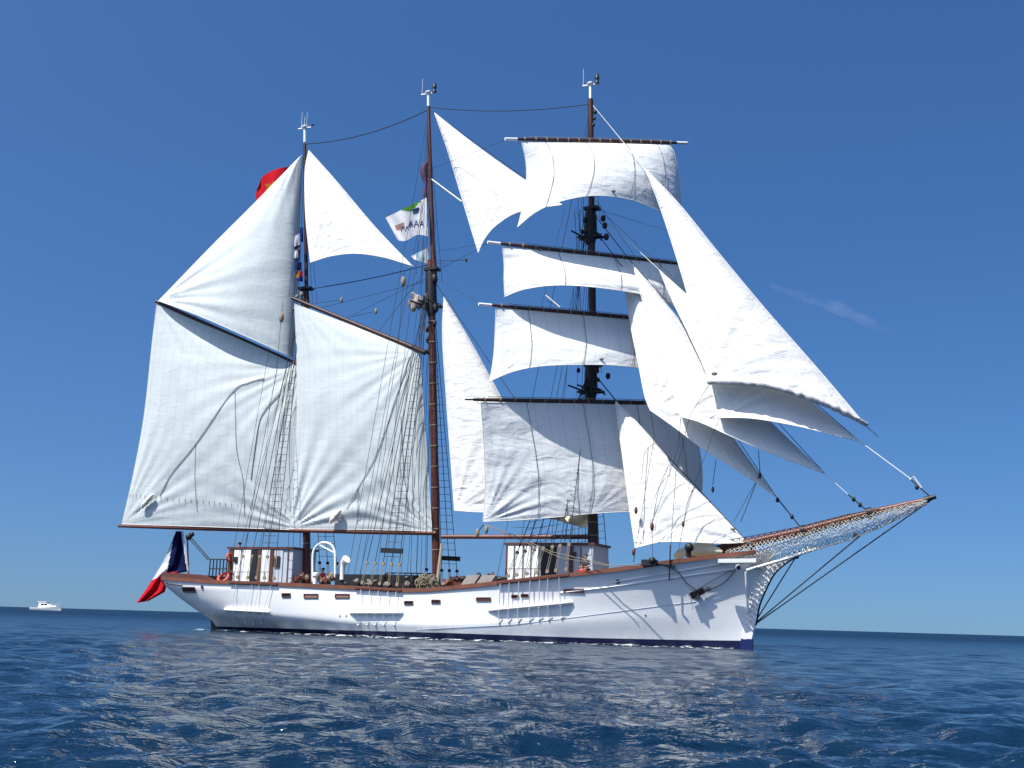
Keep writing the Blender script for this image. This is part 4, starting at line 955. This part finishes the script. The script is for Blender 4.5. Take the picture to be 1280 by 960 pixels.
MB().tube([P(228,664,-.15), P(237,722,-.1)], .03, 6).build('ensign_staff', M['rope_white'], ship)
mb, fmi, org = flag(((321,226),(368,205),(368,258),(323,262)), .9, (7, 2), '', '', lambda u, v: 1 if (.26 < u < .6 and .28 < v < .62 and abs(math.sin(u*31)+math.cos(v*23)) > .45) else 0, amp=.2, curve=lambda u, v: (-2.5*math.sin(math.pi*v)*(1-u) + 3*max(0, .12-u)/.12*(1-v)**3, -4*math.sin(math.pi*min(1, u*1.2))*(1-v) + 4*max(0, .15-u)/.15*(1-v)**2))
put_flag('flag', mb, fmi, org, [M['f_red'], M['f_gold']], 'red flag with a gold emblem flying behind the aft topsail')
def wfb(u, v):
    if v < .22*(1-abs(u-.62)/.26) and .36 < u < .88: return 1
    if .12 < u < .36 and .42 < v < .58: return 3
    return 0
mb, fmi, org = flag(((482,272),(533,247),(535,294),(497,300)), -.35, (9, 2), '', '', wfb, amp=.12, curve=lambda u, v: (0, 2.5*math.sin(u*7)*v))
WF = put_flag('flag', mb, fmi, org, [M['f_white'], M['f_green'], M['f_ink'], M['f_orange']], 'white flag with a green corner and dark lettering flying from the middle mast')
# illegible lettering on it: strokes that read like dark capitals
bvh = BVHTree.FromPolygons([tuple(v.co) for v in WF.data.vertices], [tuple(p.vertices) for p in WF.data.polygons])
inv = Vector(org)
def onf(px, py):
    d = rl(px, py); loc, nr, _, _ = bvh.ray_cast(CL - inv, d)
    if loc is None: loc, nr, _, _ = bvh.find_nearest(P(px, py, -.35) - inv)
    if nr.dot(d) > 0: nr = -nr
    return loc + nr*.015
mb = MB()
def stroke(pts, r=.035): mb.tube([onf(*p) for p in pts], r, 4)
for x in (513.5, 520.5, 527.5):
    stroke([(x-2.5,283.5),(x,276)]); stroke([(x,276),(x+2.4,283)]); stroke([(x-1.3,280.5),(x+1.3,280.3)], .025)
for x in (502, 507): stroke([(x,289),(x+1.5,283)]); stroke([(x+1.5,283),(x+3.5,287)])
stroke([(515,263),(524,260)], .07); stroke([(516,266),(523,264)], .05)
mb.build('lettering', M['f_ink'], WF)
# small courtesy flags beside the aft mast, one furled one on the middle mast
def small(quad, off, mats, bands, label, amp=.07, waves=(6, 2)):
    mb, fmi, org = flag(quad, off, waves, '', '', bands, 14, 10, amp); o = put_flag('flag', mb, fmi, org, mats, label); o['group'] = 'small flags flown from the masts'; return o
small(((361,300),(375,291),(375,309),(362,314)), -.7, [M['f_white'], M['f_blue']], lambda u, v: 1 if (abs(v-.95+u*.1) < .1) else 0, 'small white flag with a dark hem high beside the aft mast')
M['f_mid'] = flagmat('flag_midblue', (.02, .05, .25))
small(((375,284),(379,284),(379,303),(374,301)), -.7, [M['f_mid']], lambda u, v: 0, 'narrow dark blue pennant topmost on the string by the aft mast')
small(((362,315),(375,312),(375,327),(364,326)), -.7, [M['f_white'], M['f_mid']], lambda u, v: 1 if v > .7 or u > .75 else 0, 'white flag with blue lower edge in the middle of the string by the aft mast')
small(((364,327),(377,328),(377,338),(366,338)), -.7, [M['f_mid'], M['f_blue']], lambda u, v: int(u > .5), 'square blue flag on the string by the aft mast')
small(((370,340),(378,338),(379,352),(371,352)), -.7, [M['f_mid'], M['f_red'], M['f_gold']], lambda u, v: 1 if u > .5 and v < .5 else (2 if u < .4 and v < .6 else 0), 'small flag with blue and red quarters lowest on the string by the aft mast')
small(((514,320),(536,309),(536,330),(517,324)), -.1, [mat('faded_flag_cloth', (.25, .36, .42), .8, .2), M['f_white']], lambda u, v: 1 if u < .25 or abs(u-.8) < .06 else 0, 'small faded flag with white edge low on the middle topmast')
mb = MB()
mb.tube([P(a, b, -.15) for a, b in ((533,203),(531,208),(530,214),(531,222),(533,230),(532,238),(532,246),(533,257))], [.08,.2,.26,.2,.1,.12,.15,.06], 10)
ship_mesh('furled_flag', mb, mat('maroon_cloth', (.08, .03, .07), .8, .4, 4), P(532,211,0), 'dark maroon flag wrapped tightly around the middle topmast', 'flag')
# ------------------------------------------------------------------ anchor, life ring
a0, an_ = hh(876, 739, .15); a1, _ = hh(869, 743, .2); sh = (hh(885,735,.15)[0])
mb = MB().tube([sh, a1], .07, 7)
for q in (0, 1): c, nr = hh(873+q*2-3, 738+q*4, .22); u = (hh(884,734)[0]-hh(869,741)[0]).normalized(); mb.box(c, (.75, .16, .15), (u, nr, u.cross(nr)))
mb.box(hh(871,742,.2)[0], (.2, .2, .45)).torus(sh, .09, .025, Vector((1,0,0)), Vector((0,0,1)), 12, 6)
ship_mesh('anchor', mb, M['black'], sh, 'small black anchor hung by chains against the white bow', 'anchor')
c = P(279, 722, -1.9); ax1 = Vector((1,0,0)); ax2 = Vector((0,.6,.8))
ship_mesh('lifebuoy', MB().torus(c, .33, .10, ax1, ax2, 24, 10), M['orange'], c, 'orange lifebuoy lying behind the stern rail', 'lifebuoy', 'lifebuoys at the stern')
c = P(286, 697, -1.5)
ship_mesh('lifebuoy', MB().torus(c, .21, .07, Vector((0,1,0)), Vector((0,0,1)), 24, 10), M['orange'], c, 'orange red lifebuoy hung on the aft corner of the stern deckhouse', 'lifebuoy', 'lifebuoys at the stern')
# dinghy-like bundle
# ------------------------------------------------------------------ people
def person(px, py_head, off, label, shirt, face=(0, -1), seat=False, cap=None):
    h = P(px, py_head, off); org = h - Vector((0, 0, 1.62 if not seat else 1.2))
    e = ship_thing('person', org, label, 'person')
    e.rotation_mode = 'XYZ'
    fz = math.atan2(face[1], face[0])
    hip = 0.92 if not seat else 0.5
    J = {'pel': (0,0,hip), 'ch': (.0,0,hip+.38), 'nk': (.01,0,hip+.55), 'hb': (.02,0,hip+.62), 'hd': (.03,0,hip+.72), 'ht': (.02,0,hip+.80)}
    for s, n in ((-1, 'r'), (1, 'l')):
        J['sh'+n] = (0, s*.19, hip+.48); J['el'+n] = (.06, s*.27, hip+.22); J['wr'+n] = (.28, s*.2, hip+.12); J['ha'+n] = (.36, s*.17, hip+.13)
        J['hp'+n] = (0, s*.10, hip-.05)
        if seat: J['kn'+n] = (.42, s*.13, hip+.0); J['an'+n] = (.45, s*.12, .08); J['to'+n] = (.62, s*.12, .03)
        else: J['kn'+n] = (.03, s*.11, .48); J['an'+n] = (0, s*.11, .08); J['to'+n] = (.18, s*.12, .03)
    Rz = Matrix.Rotation(fz, 3, 'Z')
    rad = dict(pel=.15, ch=.155, nk=.055, hb=.075, hd=.10, ht=.06, sh=.065, el=.045, wr=.03, ha=.035, hp=.095, kn=.065, an=.042, to=.035)
    E = [('pel','ch'),('ch','nk'),('nk','hb'),('hb','hd'),('hd','ht')] + [e_ for n in 'rl' for e_ in (('ch','sh'+n),('sh'+n,'el'+n),('el'+n,'wr'+n),('wr'+n,'ha'+n),('pel','hp'+n),('hp'+n,'kn'+n),('kn'+n,'an'+n),('an'+n,'to'+n))]
    def skin(name, keys, extra, m, root):
        ks = [k for k in J if k in keys]; me = bpy.data.meshes.new(name); me.from_pydata([tuple(Rz @ Vector(J[k])) for k in ks], [(ks.index(a), ks.index(b)) for a, b in E if a in ks and b in ks], [])
        o = bpy.data.objects.new(name, me); C.objects.link(o); o.parent = e; me.materials.append(m)
        md = o.modifiers.new('skin', 'SKIN'); sv = me.skin_vertices[0].data
        for i, k in enumerate(ks):
            r = rad.get(k, rad.get(k[:2], .05)) + extra; sv[i].radius = (r, r); sv[i].use_root = (k == root)
        md.use_smooth_shade = True; s2 = o.modifiers.new('sub', 'SUBSURF'); s2.levels = 2; s2.render_levels = 2; return o
    skin('body', list(J), 0, M['skin'], 'pel')
    skin('shirt', ['pel','ch','shr','shl','elr','ell'], .018, shirt, 'pel')
    skin('trousers', ['pel','hpr','hpl','knr','knl','anr','anl'], .016, M['shirt_dark'], 'pel')
    hc = Rz @ Vector((0.0, 0, hip+.78)); MB().ball(hc, .115, 12, 8, (1, 1, .8)).build('hair', M['hair'], e)
    fc = MB(); 
    for s in (-1, 1): fc.ball(Rz @ Vector((.125, s*.035, hip+.73)), .014, 6, 5)
    fc.tube([Rz @ Vector((.12, -.03, hip+.655)), Rz @ Vector((.12, .03, hip+.655))], .007, 4); fc.ball(Rz @ Vector((.14, 0, hip+.695)), .02, 6, 5)
    fc.build('face', mat('face_features', (.12, .05, .04)), e)
    return e
person(299.5, 681, -.2, 'person in dark clothes seated high above the stern deckhouse roof', M['shirt_dark'], (-1, -.3), True)
person(732.5, 696, -2.0, 'person in a dark top standing by the foremast deckhouse', M['shirt_dark'], (-.3, -1), False)
person(727.5, 708, -2.4, 'person in red seated low beside the foremast deckhouse', M['shirt_red'], (.6, -1), True)
person(404, 713, .6, 'person in red behind the white arch amidships', M['shirt_red'], (-.5, -1), False)

# ------------------------------------------------------------------ distant motor boat
mp_ = sea_pt(58, 762.9); mb_root = bpy.data.objects.new('motor_boat', None); C.objects.link(mb_root)
k_ = mp_.length*1.0/F   # metres per picture pixel there
mb_root.location = (mp_.x, mp_.y, 0); mb_root.rotation_euler = (0, 0, math.radians(-12)); tag(mb_root, 'small white motor boat with a wheelhouse on the horizon', 'motor boat')
Lb = 37*k_
st_ = []; nb = 16
for i in range(nb+1):
    t = i/nb; x = (t-.5)*Lb; b_ = Lb*.15*(1-max(0, (t-.45)/.55)**2.2) if i < nb else .02; h1 = Lb*(.082 + .045*max(0, t-.3)**1.2*2); st_.append([(x + (0.0 if t < .5 else (t-.5)*Lb*.0), -b_*.75, -.3), (x, -b_, .5*h1), (x + Lb*.03*t, -b_*1.04, h1), (x + Lb*.03*t, b_*1.04, h1), (x, b_, .5*h1), (x, b_*.75, -.3)])
q = MB(); q.add([p for s in st_ for p in s], [(i*6+k, (i+1)*6+k, (i+1)*6+(k+1) % 6, i*6+(k+1) % 6) for i in range(nb) for k in range(6)] + [tuple(range(6)), tuple(reversed(range(nb*6, nb*6+6)))]); q.build('hull', M['white'], mb_root)
q = MB(); h = Lb*.085
q.add([(-.24*Lb, -.1*Lb, h), (.17*Lb, -.1*Lb, h+.3), (.02*Lb, -.085*Lb, h+.155*Lb), (-.22*Lb, -.085*Lb, h+.16*Lb), (-.24*Lb, .1*Lb, h), (.17*Lb, .1*Lb, h+.3), (.02*Lb, .085*Lb, h+.155*Lb), (-.22*Lb, .085*Lb, h+.16*Lb)], [(0,1,2,3),(7,6,5,4),(0,4,5,1),(1,5,6,2),(2,6,7,3),(3,7,4,0)])
cab = q.build('wheelhouse', M['white'], mb_root, smooth=False)
MB().box((-.11*Lb, 0, h+.17*Lb), (.30*Lb, .2*Lb, .018*Lb)).build('roof', M['white'], cab, smooth=False)
for x0 in (-.10, .015): MB().box((x0*Lb, -.094*Lb, h+.095*Lb), (.085*Lb, .02*Lb, .045*Lb)).build('window', M['glass'], cab, smooth=False)
q = MB(); q.box((.26*Lb, 0, h+.045*Lb), (.22*Lb, .16*Lb, .05*Lb)); q.build('foredeck', M['white'], mb_root)
q = MB().tube([(-.05*Lb, 0, h+.17*Lb), (-.05*Lb, 0, h+.29*Lb)], .04, 5); q.build('aerial', M['greywhite'], mb_root)
q = MB(); pr = [(Lb*(.2+.06*i), -Lb*.11*(1-i/6), Lb*.2) for i in range(6)]; q.tube(pr, .05, 5); [q.tube([p, (p[0], p[1], Lb*.12)], .04, 4) for p in pr]; q.build('bow_rail', M['greywhite'], mb_root)

# ------------------------------------------------------------------ foam at the waterline
def foam():
    rg = np.random.default_rng(5); mb = MB()
    for i in range(NT+1):
        pass
    vs = []; n = 260; ny = 9
    tt = np.linspace(0.0, 0.97, n+1)
    base = []
    xs_ = [hull_pt(i, 0.0).x for i in range(NT+1)]; ys_ = [hull_pt(i, 0.0).y for i in range(NT+1)]
    for t in tt:
        x = xs_[0]-1.2 + (xs_[-1]-xs_[0]+1.5)*t/0.97*0.97; y = float(np.interp(x, xs_, ys_)); base.append((x, y))
    for k, (x, y) in enumerate(base):
        wd = .45 + .5*abs(math.sin(k*.13)+.5*math.sin(k*.31)) + .6*max(0, 1-k/70)
        for j in range(ny+1): vs.append((x, y + .12 - wd*j/ny, 0))
    W = np.array([tuple(SM @ Vector(v)) for v in vs]); Zs = sea_h(W[:, 0], W[:, 1], np.hypot(W[:, 0], W[:, 1])*.0095)
    sh = np.array([1-(k % (ny+1))/ny for k in range(len(vs))])
    bumpz = .03 + .06*sh*np.abs(np.sin(W[:, 0]*2.3+np.sin(W[:, 0]*.9)*2)) + .03*rg.random(len(vs))
    V = [tuple((W[k, 0], W[k, 1], Zs[k] + bumpz[k]*(1 if sh[k] > 0.02 else 0.3))) for k in range(len(vs))]
    mb.v = V; mb.f = [(i*(ny+1)+j, i*(ny+1)+j+1, (i+1)*(ny+1)+j+1, (i+1)*(ny+1)+j) for i in range(n) for j in range(ny)]
    m = bpy.data.materials.new('sea_foam'); m.use_nodes = True; nt = m.node_tree; b = nt.nodes['Principled BSDF']
    b.inputs['Base Color'].default_value = (.62, .68, .68, 1); b.inputs['Roughness'].default_value = .8
    tc = N(nt, 'ShaderNodeTexCoord'); mp = N(nt, 'ShaderNodeMapping'); mp.inputs['Scale'].default_value = (.7, 1.4, 1)
    nz = N(nt, 'ShaderNodeTexNoise'); nz.inputs['Scale'].default_value = 1.6; nz.inputs['Detail'].default_value = 8; nz.inputs['Roughness'].default_value = .75
    nt.links.new(tc.outputs['Object'], mp.inputs[0]); nt.links.new(mp.outputs[0], nz.inputs['Vector'])
    mr = N(nt, 'ShaderNodeMapRange'); mr.inputs['From Min'].default_value = .50; mr.inputs['From Max'].default_value = .60; nt.links.new(nz.outputs['Fac'], mr.inputs['Value'])
    at = N(nt, 'ShaderNodeMath', operation='MULTIPLY'); at.inputs[1].default_value = .9; nt.links.new(mr.outputs[0], at.inputs[0]); nt.links.new(at.outputs[0], b.inputs['Alpha'])
    o = mb.build('foam', m); tag(o, 'thin line of foam along the waterline of the white hull', 'foam', kind='stuff')
foam()

# ------------------------------------------------------------------ faint wisp of high cloud
def cloud():
    D = 9000.0; A_ = CAMP + ray(962, 357)*D; B_ = CAMP + ray(1125, 424)*D; mb = MB(); n = 14
    pts = [A_.lerp(B_, k/n) + Vector((0, 0, 40*math.sin(k/n*math.pi))) for k in range(n+1)]
    mb.tube(pts, [8 + (38+9*math.sin(k*1.9))*math.sin(math.pi*(k+.3)/(n+.6))**.8 for k in range(n+1)], 14)
    o_ = pts[n//2]; mb.v = [tuple(Vector(v)-o_) for v in mb.v]
    m = bpy.data.materials.new('wisp_of_cloud'); m.use_nodes = True; nt = m.node_tree; nt.nodes.remove(nt.nodes['Principled BSDF'])
    vol = N(nt, 'ShaderNodeVolumePrincipled'); vol.inputs['Color'].default_value = (1, 1, 1, 1); vol.inputs['Anisotropy'].default_value = 0.0
    tc = N(nt, 'ShaderNodeTexCoord'); nz = N(nt, 'ShaderNodeTexNoise'); nz.inputs['Scale'].default_value = .006; nz.inputs['Detail'].default_value = 4
    nt.links.new(tc.outputs['Object'], nz.inputs['Vector']); mr = N(nt, 'ShaderNodeMapRange'); mr.inputs['From Min'].default_value = .35; mr.inputs['From Max'].default_value = .7; mr.inputs['To Max'].default_value = .0018
    nt.links.new(nz.outputs['Fac'], mr.inputs['Value']); nt.links.new(mr.outputs[0], vol.inputs['Density']); nt.links.new(vol.outputs[0], nt.nodes['Material Output'].inputs['Volume'])
    o = mb.build('cloud', m); o.location = o_; tag(o, 'faint thin wisp of white cloud in the sky right of the jibs', 'cloud')
cloud()
